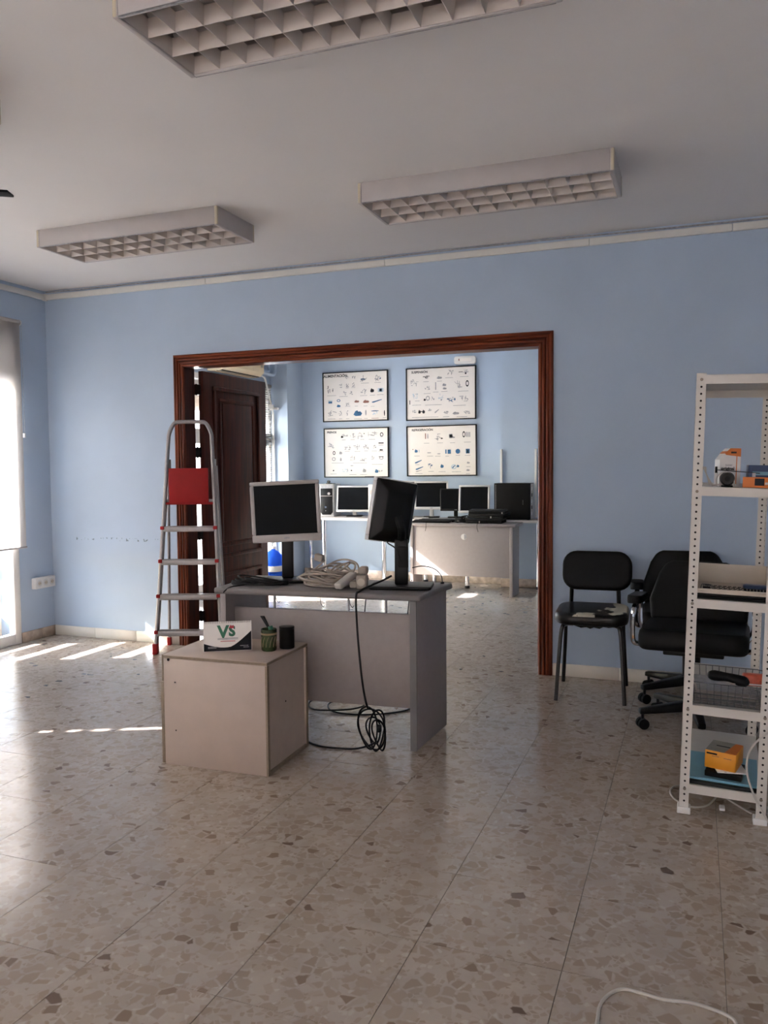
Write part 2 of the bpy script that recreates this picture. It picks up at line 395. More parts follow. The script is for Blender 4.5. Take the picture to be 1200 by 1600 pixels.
wall_x('wall_far_left', FXL-.25, FXL, YB+WT, FYB+.2, H, [FW], M_WALL)
for w in (W1, W2, W3, W4): portal(XL-.255, *w)
portal(FXL-.255, *FW)
mb = MB(); mb.box(XL, DX0-.02, YB, YB+WT, -.02, H); mb.box(DX1+.02, XR, YB, YB+WT, -.02, H); mb.box(DX0-.02, DX1+.02, YB, YB+WT, DZ+.02, H)
mb.build('wall_back', M_WALL, kind='structure')
MB().box(XR, XR+.2, YF, YB+WT, -.02, H).build('wall_right', M_WALL, kind='structure')
WV = (-4.3, 2.0, .15, 2.40)  # opening added behind the viewer for frontal fill light
mb = MB(); mb.box(XL, WV[0], YF-.2, YF, -.02, H); mb.box(WV[1], XR, YF-.2, YF, -.02, H); mb.box(WV[0], WV[1], YF-.2, YF, -.02, WV[2]); mb.box(WV[0], WV[1], YF-.2, YF, WV[3], H)
mb.build('wall_front', M_WALL, kind='structure')
MB().box(FXL, FXR+.2, FYB, FYB+.2, -.02, H).build('wall_far', M_WALL, kind='structure')
MB().box(FXR, FXR+.2, YB+WT, FYB, -.02, H).build('wall_far_right', M_WALL, kind='structure')
MB().box(XL-.25, XR+.2, YF-.2, FYB+.2, H, H+.2).build('ceiling', M_CEIL, kind='structure')
# pillars of the rear room
MB().box(FXL, -4.465, 8.60, FYB, 0, H).build('pillar_1', M_WALL, kind='structure')
MB().box(-1.985, -1.55, 8.80, FYB, 0, H).build('pillar_2', M_WALL, kind='structure')

# floor: grout bed and terrazzo tiles
floor = MB().box(XL-.25, XR+.2, YF-.2, FYB+.2, -.20, -.0025).build('floor', M_GROUT, kind='structure')
TP, TX, TY = .4003, .0856, 2.1125
tile_me = None
def in_view(x, y):
    q = Vector((x, y, -CAM_Z)); d = q.dot(fw)
    if d < .2: return False
    u = 600+F_PX*q.dot(r2)/d; v = 800-F_PX*q.dot(u2)/d
    return -60 < u < 1260 and v < 1700
cells = []; rest = MB()
for i in range(-13, 7):
    for j in range(-13, 19):
        x0, x1, y0, y1 = TX+i*TP, TX+(i+1)*TP, TY+j*TP, TY+(j+1)*TP
        lo = XL if (y0+y1)/2 < YB+WT else FXL; hi = XR if (y0+y1)/2 < YB+WT else FXR
        x0, x1, y0, y1 = max(x0, lo), min(x1, hi), max(y0, YF), min(y1, FYB)
        if x1-x0 < .02 or y1-y0 < .02: continue
        xc, yc = (x0+x1)/2, (y0+y1)/2
        vis = any(in_view(a, b) for a in (x0, x1) for b in (y0, y1))
        if vis and yc > YB+WT and xc > -.9-.12*(yc-YB): vis = False
        cells.append((not vis, xc*xc+yc*yc, x0, x1, y0, y1))
cells.sort()
tb = MB(); tb.box(-.5, .5, -.5, .5, -.01, 0); 
for n_, (hid, d_, x0, x1, y0, y1) in enumerate(cells):
    g = .0009
    if not hid and n_ < 300:
        if tile_me is None:
            o = tb.build('tile', M_TERR, floor); tile_me = o.data
        else:
            o = bpy.data.objects.new('tile', tile_me); C.objects.link(o); o.parent = floor
        o.location = ((x0+x1)/2, (y0+y1)/2, random.uniform(-.0004, 0)); o.scale = (x1-x0-2*g, y1-y0-2*g, 1)
    else:
        rest.box(x0+g, x1-g, y0+g, y1-g, -.0024, 0)
rest.build('tile_field', M_TERR, floor, kind='stuff')

# ground outside
MB().box(-40, XL-.25, -30, 40, -.5, -.12).box(XL-.25, 30, -30, YF-.2, -.5, -.12).build('ground', M_CONC, kind='structure')

# white wall added outside the rear room to brighten the door gap
MB().box(-7.6, FXL-.25, 9.10, 9.25, -.12, 2.9).build('wall_outside_bounce', mat('white_render', (.70, .69, .67), .85, var=.04), kind='structure')

# baseboards
def board_run(name, m, pieces):
    root = struct(name)
    for (x0, x1, y0, y1, z1) in pieces: MB().box(x0, x1, y0, y1, 0, z1).build('skirting_tile', m, root, bev=.002, seg=1)
    return root
def split(a, b, n): return [(a+(b-a)*i/n+.0006, a+(b-a)*(i+1)/n-.0006) for i in range(n)]
board_run('baseboard_back', M_BASE, [(a, b, YB-.012, YB, .078) for a, b in split(XL+.012, DX0-.09, 3)+split(DX1+.09, XR, 8)])
board_run('baseboard_left', M_MARB, [(XL, XL+.012, a, b, .078) for a, b in [(W1[1]+.002, 5.02), (5.022, YB)]+split(W2[0], W1[0]-.002, 4)])
board_run('baseboard_far', M_MARB, [(a, b, FYB-.012, FYB, .095) for a, b in split(-4.465, -1.985, 6)]+[(a, b, 8.788, 8.80, .095) for a, b in split(-1.985, -1.55, 1)]+[(-4.69, -4.465, 8.588, 8.6, .095)])

# cable trunking below the ceiling
t = struct('trim_1')
xs = [XL+.028, -3.32, -1.94, -.62, .175, 1.3, XR]
for a, b in zip(xs[:-1], xs[1:]):
    s = MB().box(a+.001, b-.001, YB-.022, YB, 2.648, 2.690).build('trunking_length', M_TRUNK, t, bev=.003)
    MB().box(a+.003, b-.003, YB-.0235, YB-.0222, 2.655, 2.683).build('trunking_cover', M_TRUNK, s)
t = struct('trim_2')
for a, b in ((3.3, YB-.026), (1.4, 3.298)):
    MB().box(XL, XL+.022, a, b, 2.648, 2.690).build('trunking_length', M_TRUNK, t, bev=.003)
MB().box(XL, XL+.03, YB-.03, YB, 2.643, 2.695).build('trunking_corner_piece', M_TRUNK, t, bev=.004)
# conduit strip in the angle of wall and ceiling
MB().tube([(XL+.02, YB-.008, 2.708), (-2.6, YB-.008, 2.703), (-1.2, YB-.008, 2.711), (.2, YB-.008, 2.702), (XR, YB-.008, 2.708)], .005, 6).build('trim_3', M_INKG, kind='structure')

# doorway: jamb, fluted casing, open leaf
d1 = struct('door_1', (DX0, YB, 0))
N = 26; prof = []
for i in range(N+1):
    o_ = .09*i/N
    ridge = abs(math.sin(PI*o_/.09*4.0))**.6
    prof.append((o_, .014+.012*ridge*(.6+.4*math.sin(PI*o_/.09))))
prof = [(0, -.001)]+prof+[(.09, -.001)]
def casing(fn0, fn1, m):
    mb = MB(); n = len(prof)
    mb.add([fn0(o_, d) for o_, d in prof]+[fn1(o_, d) for o_, d in prof], [(i, i+1, n+i+1, n+i) for i in range(n-1)])
    return mb.build('casing', m, d1, world=True)
casing(lambda o_, d: (DX0-o_, YB-d, 0), lambda o_, d: (DX0-o_, YB-d, DZ+o_), M_WOODV)
casing(lambda o_, d: (DX1+o_, YB-d, 0), lambda o_, d: (DX1+o_, YB-d, DZ+o_), M_WOODV)
casing(lambda o_, d: (DX0-o_, YB-d, DZ+o_), lambda o_, d: (DX1+o_, YB-d, DZ+o_), M_WOODH)
JD = YB+WT+.012
MB().box(DX0-.02, DX0, YB-.008, JD, 0, DZ).build('jamb', M_DOOR, d1, world=True)
MB().box(DX1, DX1+.02, YB-.008, JD, 0, DZ).build('jamb', M_DOOR, d1, world=True)
MB().box(DX0-.02, DX1+.02, YB-.008, JD, DZ, DZ+.02).build('head_jamb', M_WOODH, d1, world=True)
MB().box(DX1-.004, DX1, YB-.006, YB+.012, .05, DZ-.005).build('stop_bead', M_WOODV, d1, world=True)
# leaf swung into the rear room
LW = .92
Ml = Matrix.Translation((-3.512, 5.325, 0)) @ Matrix.Rotation(R(88.6), 4, 'Z')     # local x runs along the leaf, local y to the left
leaf = MB().box(0, LW, -.04, 0, .012, 2.052, Ml).build('door_leaf', M_DOOR, d1, world=True, bev=.003)
def moulding(x0, x1, z0, z1):
    for (w, dep) in ((.0, .016), (.085, .010)):
        a0, a1, b0, b1 = x0+w, x1-w, z0+w, z1-w; t_ = .030
        for (p0, p1, q0, q1) in ((a0, a1, b0, b0+t_), (a0, a1, b1-t_, b1), (a0, a0+t_, b0+t_, b1-t_), (a1-t_, a1, b0+t_, b1-t_)):
            mb = MB()
            for yy in (-dep,):
                mb.box(p0, p1, yy-.04, -.039, q0, q1, Ml)
            mb.build('moulding', M_DOOR, leaf, world=True, bev=.006)
    MB().box(x0+.125, x1-.125, -.049, -.039, z0+.125, z1-.125, Ml).build('raised_panel', M_DOOR, leaf, world=True, bev=.006)
moulding(.12, LW-.12, .62, 1.95); moulding(.12, LW-.12, .12, .50)
for z in (1.87, 1.40, .78, .16):
    MB().cyl((DX0+.012, JD+.004, z), (DX0+.012, JD+.004, z+.085), .0075, 8).build('hinge', M_BLKT, leaf, world=True)
    MB().box(DX0+.002, DX0+.030, JD-.004, JD+.032, z+.004, z+.08).build('hinge_plate', M_BLKT, leaf, world=True)

# windows
def window(name, xf, y0, y1, z0, z1, mull=(), trans=(), fr=.06, tw=.03):
    """white frame at the inner face of the wall (xf), glass behind"""
    w = struct(name, (xf, (y0+y1)/2, z0))
    a, b = xf-.055, xf+.006
    def part(nm, *bx): return MB().box(*bx).build(nm, M_ALUW, w, world=True, bev=.003, seg=1)
    part('frame_stile', a, b, y0, y0+fr, z0, z1); part('frame_stile', a, b, y1-fr, y1, z0, z1)
    part('frame_rail', a, b, y0+fr, y1-fr, z1-fr, z1); part('frame_rail', a, b, y0+fr, y1-fr, z0, z0+fr+.02)
    for y in mull: part('mullion', a, b, y-.03, y+.03, z0+fr, z1-fr)
    for z in trans: part('transom', a, b, y0+fr, y1-fr, z-tw, z+tw)
    ys = [y0+fr]+[v for y in mull for v in (y-.03, y+.03)]+[y1-fr]
    zs = [z0+fr+.02]+[v for z in trans for v in (z-tw, z+tw)]+[z1-fr]
    for i in range(0, len(ys), 2):
        for j in range(0, len(zs), 2):
            MB().box(xf-.030, xf-.026, ys[i], ys[i+1], zs[j], zs[j+1]).build('pane', M_GLASS, w, world=True)
    return w
w1 = window('window_1', XL, *W1, trans=(2.02,))
window('window_2', XL, *W2, trans=()); window('ambient_window_3', XL, *W3); window('ambient_window_4', XL, *W4)
wf = window('window_5', FXL, *FW, mull=(7.29, 7.95), trans=(1.645,), tw=.075)  # transom added and sized to cut the sun into a band
wv = struct('fill_window_6', ((WV[0]+WV[1])/2, YF, WV[2]))  # unseen window added as a fill light source
for x in (WV[0], -1.13, WV[1]-.06): MB().box(x, x+.06, YF-.055, YF+.006, WV[2], WV[3]).build('frame_stile', M_ALUW, wv, world=True)
for z in (WV[2], WV[3]-.06): MB().box(WV[0]+.06, WV[1]-.06, YF-.05, YF, z, z+.06).build('frame_rail', M_ALUW, wv, world=True)
for a, b in ((WV[0]+.06, -1.13), (-1.07, WV[1]-.06)): MB().box(a, b, YF-.030, YF-.026, WV[2]+.06, WV[3]-.06).build('pane', M_GLASS, wv, world=True)
MB().box(FXL-.045, FXL+.002, FW[0]+.06, 6.88, FW[2]+.08, .48).build('light_block_panel', M_ALUW, wf, world=True)  # added panel, blocks sun to dim the rear room
# unseen railing outside the balcony door: flat bars shaped to cast the sun bands
rail = struct('trim_4', (XL-.2, 4.4, 0))
for (z0, z1) in ((-.1, .19), (.27, .375), (.445, .60), (.675, .83)):
    MB().box(XL-.215, XL-.195, 3.7, 5.1, z0, z1).build('shading_bar', M_SHUT, rail, world=True)
for y in (3.72, 5.08): MB().box(XL-.235, XL-.215, y-.02, y+.02, -.12, .83).build('railing_post', M_SHUT, rail, world=True)
# roller shutters lowered part of the way outside
def shutter(name, x, y0, y1, zb, zt, p=.045):
    s = struct(name, (x, (y0+y1)/2, zb)); z = zb; me = None
    while z < zt:
        MB().box(x-.006, x+.006, y0, y1, z, min(z+p-.0012, zt)).build('shutter_slat', M_SHUT, s, world=True); z += p
shutter('trim_5', XL-.12, W1[0], W1[1], 2.05, 2.33)  # unseen shutter added to dim the top of the blind
shutter('trim_6', FXL-.14, FW[0], FW[1], 1.915, 2.28)
# unseen bars added outside the second window to cut the slit of sun into dashes
bars = struct('trim_7', (XL-.12, 2.4, 1.2))
for (z0, z1) in ((.90, 1.14), (1.165, 1.285), (1.32, 1.374), (1.412, 1.452), (1.502, 1.542)):
    MB().box(XL-.125, XL-.115, W2[0], W2[1], z0, z1).build('shading_bar', M_SHUT, bars, world=True)

# ================================================================== LIGHT FITTINGS
def ceiling_light(label, x0, y0):
    L, W, hh = 1.22, .395, .10
    t = thing('ceiling_light', label, 'ceiling light', (x0, y0, H-hh), 0, 'louvred ceiling lights')
    for y in (0, W-.012): MB().box(.018, L-.018, y, y+.012, .0, hh).build('side_panel', M_LUM, t, bev=.002, seg=1)
    for x in (0, L-.018): MB().box(x, x+.018, -.001, W+.001, 0, hh).build('end_cap', M_LUM, t, bev=.003)
    for x in (-.001, L-.015):
        for y in (-.002, W-.013): MB().box(x, x+.016, y, y+.015, .001, hh-.001).build('corner_strip', M_LCAP, t, bev=.004)
    MB().box(.018, L-.018, .012, W-.012, hh-.012, hh).build('backplate', M_LUM, t)
    n, m = 12, 3; lx0, lx1, ly0, ly1 = .020, L-.020, .014, W-.014
    def blade_pts(): return [(-.0012, .004), (.0012, .004), (.013, .052), (-.013, .052)]
    for i in range(1, n):
        x = lx0+(lx1-lx0)*i/n
        MB().prism([(x+a, z) for a, z in blade_pts()], ly0, ly1, axis=1).build('cross_louvre', M_LOUV, t)
    for j in range(1, m):
        y = ly0+(ly1-ly0)*j/m
        MB().prism([(y+a*1.3, z+.0004) for a, z in blade_pts()], lx0, lx1, axis=0).build('long_louvre', M_LOUV, t)
    for (y, s) in ((ly0, 1), (ly1, -1)):
        MB().prism([(y, .004), (y+s*.002, .004), (y+s*.014, .052), (y, .052)], lx0, lx1, axis=0).build('edge_louvre', M_LOUV, t)
    for (x, s) in ((lx0, 1), (lx1, -1)):
        MB().prism([(x, .004), (x+s*.002, .004), (x+s*.013, .052), (x, .052)], ly0, ly1, axis=1).build('edge_louvre', M_LOUV, t)
    for y in (W*.33, W*.67): MB().cyl((.03, y, .072), (L-.03, y, .072), .013, 12).build('fluorescent_tube', M_WHT, t, smooth=True)
    for p in ((0, 0, L, .004), (0, W-.004, L, W)):
        MB().box(p[0]+.018, p[2]-.018, p[1], p[3], -.001, .004).build('rim', M_INKG, t)
    return t
LG = 'louvred ceiling lights'
ceiling_light('white louvred ceiling light nearest the window corner on the left', -3.62, 3.845)
ceiling_light('white louvred ceiling light above the doorway, right of the other one', -1.575, 3.815)
ceiling_light('large louvred ceiling light cut off by the top edge of the picture', -1.585, 2.005)
ceiling_light('louvred ceiling light of which only one corner shows at the left edge', -3.68, 2.055)

# ceiling fan: only a blade tip reaches into the picture
fan = thing('ceiling_fan', 'dark ceiling fan of which one blade tip shows at the left edge', 'fan', (-3.02, 2.26, H))
MB().lathe([(.0, 0), (.07, 0), (.06, -.05), (.015, -.06), (.015, -.20), (.09, -.21), (.10, -.30), (.05, -.33), (0, -.335)], 20).build('motor', M_BLKT, fan, smooth=True)
for k in range(4):
    a = R(33.5+90*k); Mx = Matrix.Rotation(a, 4, 'Z') @ Matrix.Rotation(R(6), 4, 'X')
    bl = MB().prism([(.16, -.035), (.56, -.048), (.565, .048), (.16, .035)], -.302, -.292, axis=2, M=Mx).build('blade', M_BLKM, fan, bev=.003)
    MB().box(.07, .2, -.012, .012, -.292, -.284, Mx).build('blade_bracket', M_BLKT, bl)

# ================================================================== ON THE LEFT WALL
def roller_blind(label, y0, y1, zb, group='roller blinds', chain=True):
    x = XL+.034; zt = 2.425
    t = thing('roller_blind', label, 'blind', (x, (y0+y1)/2, zb), 0, group)
    MB().cyl((x, y0-.01, zt), (x, y1+.012, zt), .021, 14).build('roller_tube', M_SILV, t, world=True, smooth=True)
    MB().box(x+.018, x+.0188, y0, y1, zb, zt).build('fabric', M_BLIND, t, world=True)
    MB().cyl((x+.0185, y0-.002, zb), (x+.0185, y1+.004, zb), .007, 8).build('bottom_bar', M_SILV, t, world=True, smooth=True)
    for y in (y0-.016, y1+.013):
        MB().cyl((x, y, zt), (x, y+.006, zt), .024, 14).build('bracket', M_SILVL, t, world=True)
    if chain:
        c = MB()
        for dx in (-.012, .014): c.tube([(x+dx, y1+.022, zt), (x+dx*.8, y1+.028, 1.6)], .0016, 5, 1)
        ch = c.build('bead_chain', M_INKG, t, world=True)
        MB().box(x-.016, x+.016, y1+.022, y1+.034, 1.565, 1.60).build('chain_clip', M_WHT, ch, world=True, bev=.002)
    return t
roller_blind('glowing translucent roller blind over the glass door at the left edge', 4.00, 4.845, .735)
roller_blind('roller blind over the window beside the ceiling fan, outside the picture', 2.437, 3.66, .85)
roller_blind('roller blind over the third window, added for ambient light, along the left wall', .36, 1.74, .85)
roller_blind('roller blind over the last window, added for ambient light, behind the viewer', -1.94, -.56, .85)

vt = thing('fill_roller_blind', 'wide roller blind over the added fill-light window behind the viewer', 'blind', (-1.1, YF+.05, .10), 0, 'roller blinds')
MB().cyl((WV[0]-.05, YF+.034, 2.425), (WV[1]+.05, YF+.034, 2.425), .021, 14).build('roller_tube', M_SILV, vt, world=True, smooth=True)
MB().box(WV[0]-.05, WV[1]+.05, YF+.052, YF+.0528, .10, 2.425).build('fabric', M_FILLBLIND, vt, world=True)
MB().cyl((WV[0]-.05, YF+.0525, .10), (WV[1]+.05, YF+.0525, .10), .007, 8).build('bottom_bar', M_SILV, vt, world=True, smooth=True)

s = thing('socket_strip', 'white three-gang socket block on the blue wall beside the glass door', 'socket', (XL, 5.04, .44))
bd = MB().prism([(-.105, -.043), (.105, -.043), (.105, .043), (-.105, .043)], 0, .045, axis=0).build('housing', M_WHT, s, bev=.006)
for k in (-1, 0, 1):
    MB().cyl((.045, k*.066, 0), (.0465, k*.066, 0), .029, 18).build('socket_plate', M_SILVL, bd)
    MB().cyl((.046, k*.066, 0), (.0475, k*.066, 0), .0165, 16).build('socket_hole', M_BEIGE2, bd)
    for q in (-.008, .008): MB().cyl((.0474, k*.066+q, 0), (.0478, k*.066+q, 0), .0028, 6).build('pin_hole', M_HOLE, bd)

# ================================================================== STEPLADDER
lad = thing('stepladder', 'aluminium stepladder with red platform board standing by the doorway', 'ladder', (-3.375, 4.925, 0), YAW)
HW, TW, TZ, TYB = .238, .150, 1.66, .19
def fr(z): # half width and depth of the front rails at height z
    k = z/TZ; return HW+(TW-HW)*k, TYB*k
pts = [(-HW, 0, .03)]+[(-fr(z)[0], fr(z)[1], z) for z in (.4, .8, 1.2, 1.5)]
pts += [(-fr(1.58)[0]+.004, fr(1.58)[1], 1.58), (-TW+.035, TYB-.004, 1.648), (-TW+.085, TYB, 1.66), (TW-.085, TYB, 1.66), (TW-.035, TYB-.004, 1.648), (fr(1.58)[0]-.004, fr(1.58)[1], 1.58)]
pts += [(fr(z)[0], fr(z)[1], z) for z in (1.5, 1.2, .8, .4)]+[(HW, 0, .03)]
MB().tube(pts, .0145, 10, 4).build('front_frame', M_ALU, lad, smooth=True)
for sx in (-1, 1):
    # flat web of the front rail, below the hoop
    MB().add([(sx*(fr(z)[0]+dx), fr(z)[1]+dy, z) for z in (.06, 1.08) for dx, dy in ((-.011, -.006), (.011, -.006), (.011, .034), (-.011, .034))],
             [(0, 1, 5, 4), (1, 2, 6, 5), (2, 3, 7, 6), (3, 0, 4, 7), (0, 3, 2, 1), (4, 5, 6, 7)]).build('stringer', M_ALU, lad)
    MB().tube([(sx*.215, .30, .03), (sx*.175, TYB+.035, 1.34)], .011, 8, 1).build('rear_leg', M_ALU, lad, smooth=True)
    MB().box(sx*HW-.018, sx*HW+.018, -.020, .036, 0, .075).build('front_foot', M_RED, lad, bev=.004)
    MB().box(sx*.215-.015, sx*.215+.015, .283, .318, 0, .06).build('rear_foot', M_RED, lad, bev=.004)
    MB().box(sx*(fr(1.36)[0])-.006, sx*(fr(1.36)[0])+.006, TYB*.80, TYB+.06, 1.31, 1.39).build('pivot_plate', M_ALU, lad, bev=.003)
MB().tube([(-.19, .262, .36), (.19, .262, .36)], .010, 8, 1).build('rear_brace', M_ALU, lad, smooth=True)
for z in (.165, .420, .668, .905):
    w, y = fr(z)
    tr = MB().box(-w+.008, w-.008, y-.028, y+.055, z-.036, z).build('tread', M_ALU, lad, bev=.003)
    for k in range(5): MB().box(-w+.012, w-.012, y-.022+k*.015, y-.018+k*.015, z, z+.0016).build('tread_rib', M_ALU, tr)
    for sx in (-1, 1): MB().box(sx*w-.014, sx*w+.014, y-.034, y-.012, z-.020, z+.004).build('tread_cap', M_RED, tr, bev=.003)
w, y = fr(1.09)
MB().box(-w+.006, w-.006, y+.01, y+.03, 1.075, 1.10).build('platform_bar', M_ALU, lad, bev=.003)
MB().box(-w+.010, w-.010, y-.014, y+.008, 1.062, 1.080).build('platform_hinge', M_RED, lad, bev=.003)
MB().box(-.142, .142, y-.026, y-.010, 1.072, 1.325).build('platform_board', M_RED, lad, bev=.003)

# ================================================================== NEAR DESK
desk = thing('office_desk', 'grey office desk with cables and two monitors in the middle of the room', 'desk', (-1.69, 3.72, 0))
NL, NR, FR_, FL = Vector((-2.215, 3.452, 0)), Vector((-1.170, 3.530, 0)), Vector((-1.140, 3.965, 0)), Vector((-2.245, 3.935, 0))
DT = .738
def quadz(a, b, c, d, z0, z1, nm, m, par, bev=.004):
    return MB().add([(*q.xy, z) for z in (z0, z1) for q in (a, b, c, d)], [(3, 2, 1, 0), (4, 5, 6, 7), (0, 1, 5, 4), (1, 2, 6, 5), (2, 3, 7, 6), (3, 0, 4, 7)]).build(nm, m, par, world=True, bev=bev)
quadz(NL, NR, FR_, FL, DT-.030, DT, 'desktop', M_DTOP, desk, .009)
du = (NR-NL).normalized(); dr = (FR_-NR).normalized(); dl = (FL-NL).normalized()
def leg(p, q, inward, nm):
    a = p+(q-p)*.02; b = q-(q-p)*.03
    return quadz(a, a+inward*.030, b+inward*.030, b, .012, DT-.0305, nm, M_DGREY, desk, .002)
lr = leg(NR-du*.022, FR_-du*.030, -du, 'side_panel'); ll = leg(NL+du*.03, FL+du*.03, du, 'side_panel')
quadz(NR-du*.0525+dr*.005, NR-du*.0215+dr*.005, NR-du*.0215+dr*.010, NR-du*.0525+dr*.010, .010, DT-.031, 'panel_edge', M_DEDGE, lr, 0)
quadz(NL+dl*.10+du*.061, NR+dr*.10-du*.053, NR+dr*.118-du*.053, NL+dl*.118+du*.061, .180, .630, 'modesty_panel', M_DMOD, desk, .002)
for k in (.25, .62, .80):
    p = NL+(NR-NL)*k+dr*.109
    MB().box(p.x-.004, p.x+.004, p.y-.005, p.y+.005, .630, DT-.030).build('panel_bracket', M_INKG, desk, world=True)
for k, dz in ((.30, .035), (.52, .05), (.66, .045)):
    p = NL+(NR-NL)*k+dr*.03
    MB().tube([(p.x, p.y, DT-.031), (p.x+.004, p.y, DT-.031-dz*.6), (p.x+.012, p.y+.01, DT-.031-dz), (p.x+.018, p.y+.01, DT-.031-dz*.8)], .0016, 5).build('cable_hook', M_CABB, desk, world=True)

# ================================================================== PEDESTAL
ped = thing('drawer_pedestal', 'beige wooden drawer pedestal turned sideways in front of the grey desk', 'cabinet', (-1.965, 3.25, 0), R(1.6))
w, dp, hh = .258, .207, .497
MB().box(-w+.001, w, -dp, -dp+.019, 0, hh-.018).build('side_panel', M_PED, ped, bev=.0015, seg=1)
MB().box(-w+.001, w, dp-.019, dp, 0, hh-.018).build('side_panel', M_PED, ped, bev=.0015, seg=1)
tp = MB().box(-w+.001, w, -dp, dp, hh-.0178, hh).build('top_panel', M_PED, ped, bev=.0015, seg=1)
MB().box(-w+.001, w+.0006, -dp-.0008, dp+.0008, hh-.0150, hh-.004).build('top_edge', M_PEDE, tp)
MB().box(w-.026, w-.010, -dp+.0192, dp-.0192, .0, hh-.0182).build('back_panel', M_PEDG, ped)
for (y0, y1, z0, z1) in ((-dp-.0006, -dp+.0185, 0, hh-.018), (dp-.0185, dp+.0006, 0, hh-.018), (-dp, dp, 0, .016)):
    MB().box(w-.008, w+.0012, y0, y1, z0, z1).build('raw_edge', M_PEDE, ped)
f1 = MB().box(-w-.016, -w, -dp+.001, dp-.001, .004, .372).build('drawer_front', M_PEDE, ped, bev=.0015, seg=1)
f2 = MB().box(-w-.010, -w, -dp+.001, dp-.001, .376, hh-.002).build('drawer_front', M_PEDE, ped, bev=.0015, seg=1)
for f, z in ((f1, .20), (f2, .44)): MB().box(-w-.030, -w-.010, -.05, .05, z, z+.012).build('handle', M_BLK, f, bev=.003)
MB().cyl((-w+.028, -dp+.0002, .475), (-w+.028, -dp-.0016, .475), .0065, 12).build('cam_cover', M_HOLE, ped)
for z in (.375, .158): MB().cyl((-w+.060, -dp+.0002, z), (-w+.060, -dp-.0012, z), .0034, 8).build('screw_hole', M_HOLE, ped)
MB().cyl((w-.012, -.01, .275), (w-.0088, -.01, .275), .0045, 8).build('screw_hole', M_HOLE, ped)

# desk calendar
cal = thing('desk_calendar', 'white desk calendar with green VS logo standing on the beige pedestal', 'calendar', (-1.974, 3.185, hh), R(31))
cw, chh = .108, .134
Mt = Matrix.Translation((0, 0, .001)) @ Matrix.Rotation(R(-17), 4, 'X')
cd = MB().box(-cw, cw, -.0012, .0012, 0, chh, Mt).build('front_card', M_PAPER, cal)
Mt2 = Matrix.Translation((0, .082, .001)) @ Matrix.Rotation(R(17.5), 4, 'X')
MB().box(-cw, cw, -.001, .001, 0, chh, Mt2).build('rear_card', M_PAPER, cal)
MB().box(-cw+.002, cw-.002, .004, .078, .0005, .0015).build('foot_card', M_PAPER, cal)
wave = [(-cw+.002, .001), (cw-.002, .001), (cw-.002, .074)]
for i in range(15):
    u = 1-i/14; x = (-cw+.002)+u*(2*cw-.004)
    wave.append((x, .036-.020*math.sin(u*PI*1.15)+.055*max(0, (u-.55))**1.3*2.2 if True else 0))
MB().prism(wave, -.0017, -.0012, axis=1, M=Mt).build('printed_wave', M_INK, cd)
def text_on(txt, size, x, z, m, par, off=.0, align='CENTER', M=Mt, y=-.0019, name='lettering', flipx=False):
    mb = text_mb(txt, size, off, align)
    A = M @ Matrix.Translation((x, y, z)) @ Matrix.Rotation(R(90), 4, 'X')
    mb.xf(A); return mb.build(name, m, par)
text_on('V', .078, -.020, .060, M_GRN, cd, .003); text_on('S', .062, .020, .068, M_GRN, cd, .003)
MB().prism([(.006, .104), (.014, .118), (.020, .110), (.026, .117), (.030, .104), (.018, .100)], -.0020, -.0012, axis=1, M=Mt).build('logo_leaf', M_LRED, cd)
for (x0, x1, z0, m_) in ((-.045, .047, .056, M_INKG), (-.045, .047, .051, M_INKG), (-.032, .034, .0425, M_LRED), (-.088, -.045, .018, M_INKG), (-.088, -.05, .013, M_INKG), (.055, .092, .020, M_INKG), (.07, .095, .013, M_INKG)):
    MB().box(x0, x1, -.0020, -.0012, z0, z0+.0028, Mt).build('small_print', m_, cd)
Lt = Mt @ Vector((0, 0, chh))
for k in range(26):
    x = -cw+.008+k*(2*cw-.016)/25
    MB().tube([(x, Lt.y+.006*math.cos(a), Lt.z-.003+.006*math.sin(a)) for a in [2*PI*i/8 for i in range(8)]], .0009, 4, 1, True).build('binding_ring', M_HOLE, cal)

# cups on the pedestal
mug = thing('pencil_cup', 'olive green glazed cup with tan band holding a brush, on the pedestal', 'cup', (-1.805, 3.262, hh))
MB().lathe([(.0, 0), (.031, 0), (.035, .006), (.0355, .055), (.036, .098), (.0335, .099), (.032, .095), (.031, .012), (0, .010)], 28).build('body', M_MUG, mug, smooth=True)
MB().lathe([(.0358, .074), (.0372, .076), (.0372, .081), (.0360, .083)], 28).build('band', M_MUGB, mug, smooth=True)
for k in range(6):
    a = R(-120+28*k-20); c_, s_ = math.cos(a), math.sin(a)
    MB().tube([(.0358*c_, .0358*s_, .02), (.0362*math.cos(a+.12), .0362*math.sin(a+.12), .045), (.0362*math.cos(a+.35), .0362*math.sin(a+.35), .066)], .0012, 5).build('leaf_relief', M_MUGB, mug)
br = thing('brush', 'dark stub with green collar leaning out of the olive cup', 'brush', (-1.800, 3.262, hh+.02))
MB().tube([(.0, 0, 0), (-.002, -.002, .085)], .006, 8, 1).build('handle', M_BLK, br, smooth=True)
MB().cyl((.010, -.004, .070), (.004, -.004, .092), .011, 12).build('collar', M_GRN, br, smooth=True)
MB().add([(-.004+dx, -.004+dy, .085) for dx, dy in ((-.006, -.005), (.006, -.005), (.006, .005), (-.006, .005))]+[(-.030+dx, -.012+dy, .138) for dx, dy in ((-.011, -.006), (.009, -.006), (.009, .006), (-.011, .006))],
         [(3, 2, 1, 0), (4, 5, 6, 7), (0, 1, 5, 4), (1, 2, 6, 5), (2, 3, 7, 6), (3, 0, 4, 7)]).build('head', M_BLK, br, bev=.003)
cup2 = thing('black_cup', 'plain black pencil cup behind the olive green cup', 'cup', (-1.752, 3.335, hh))
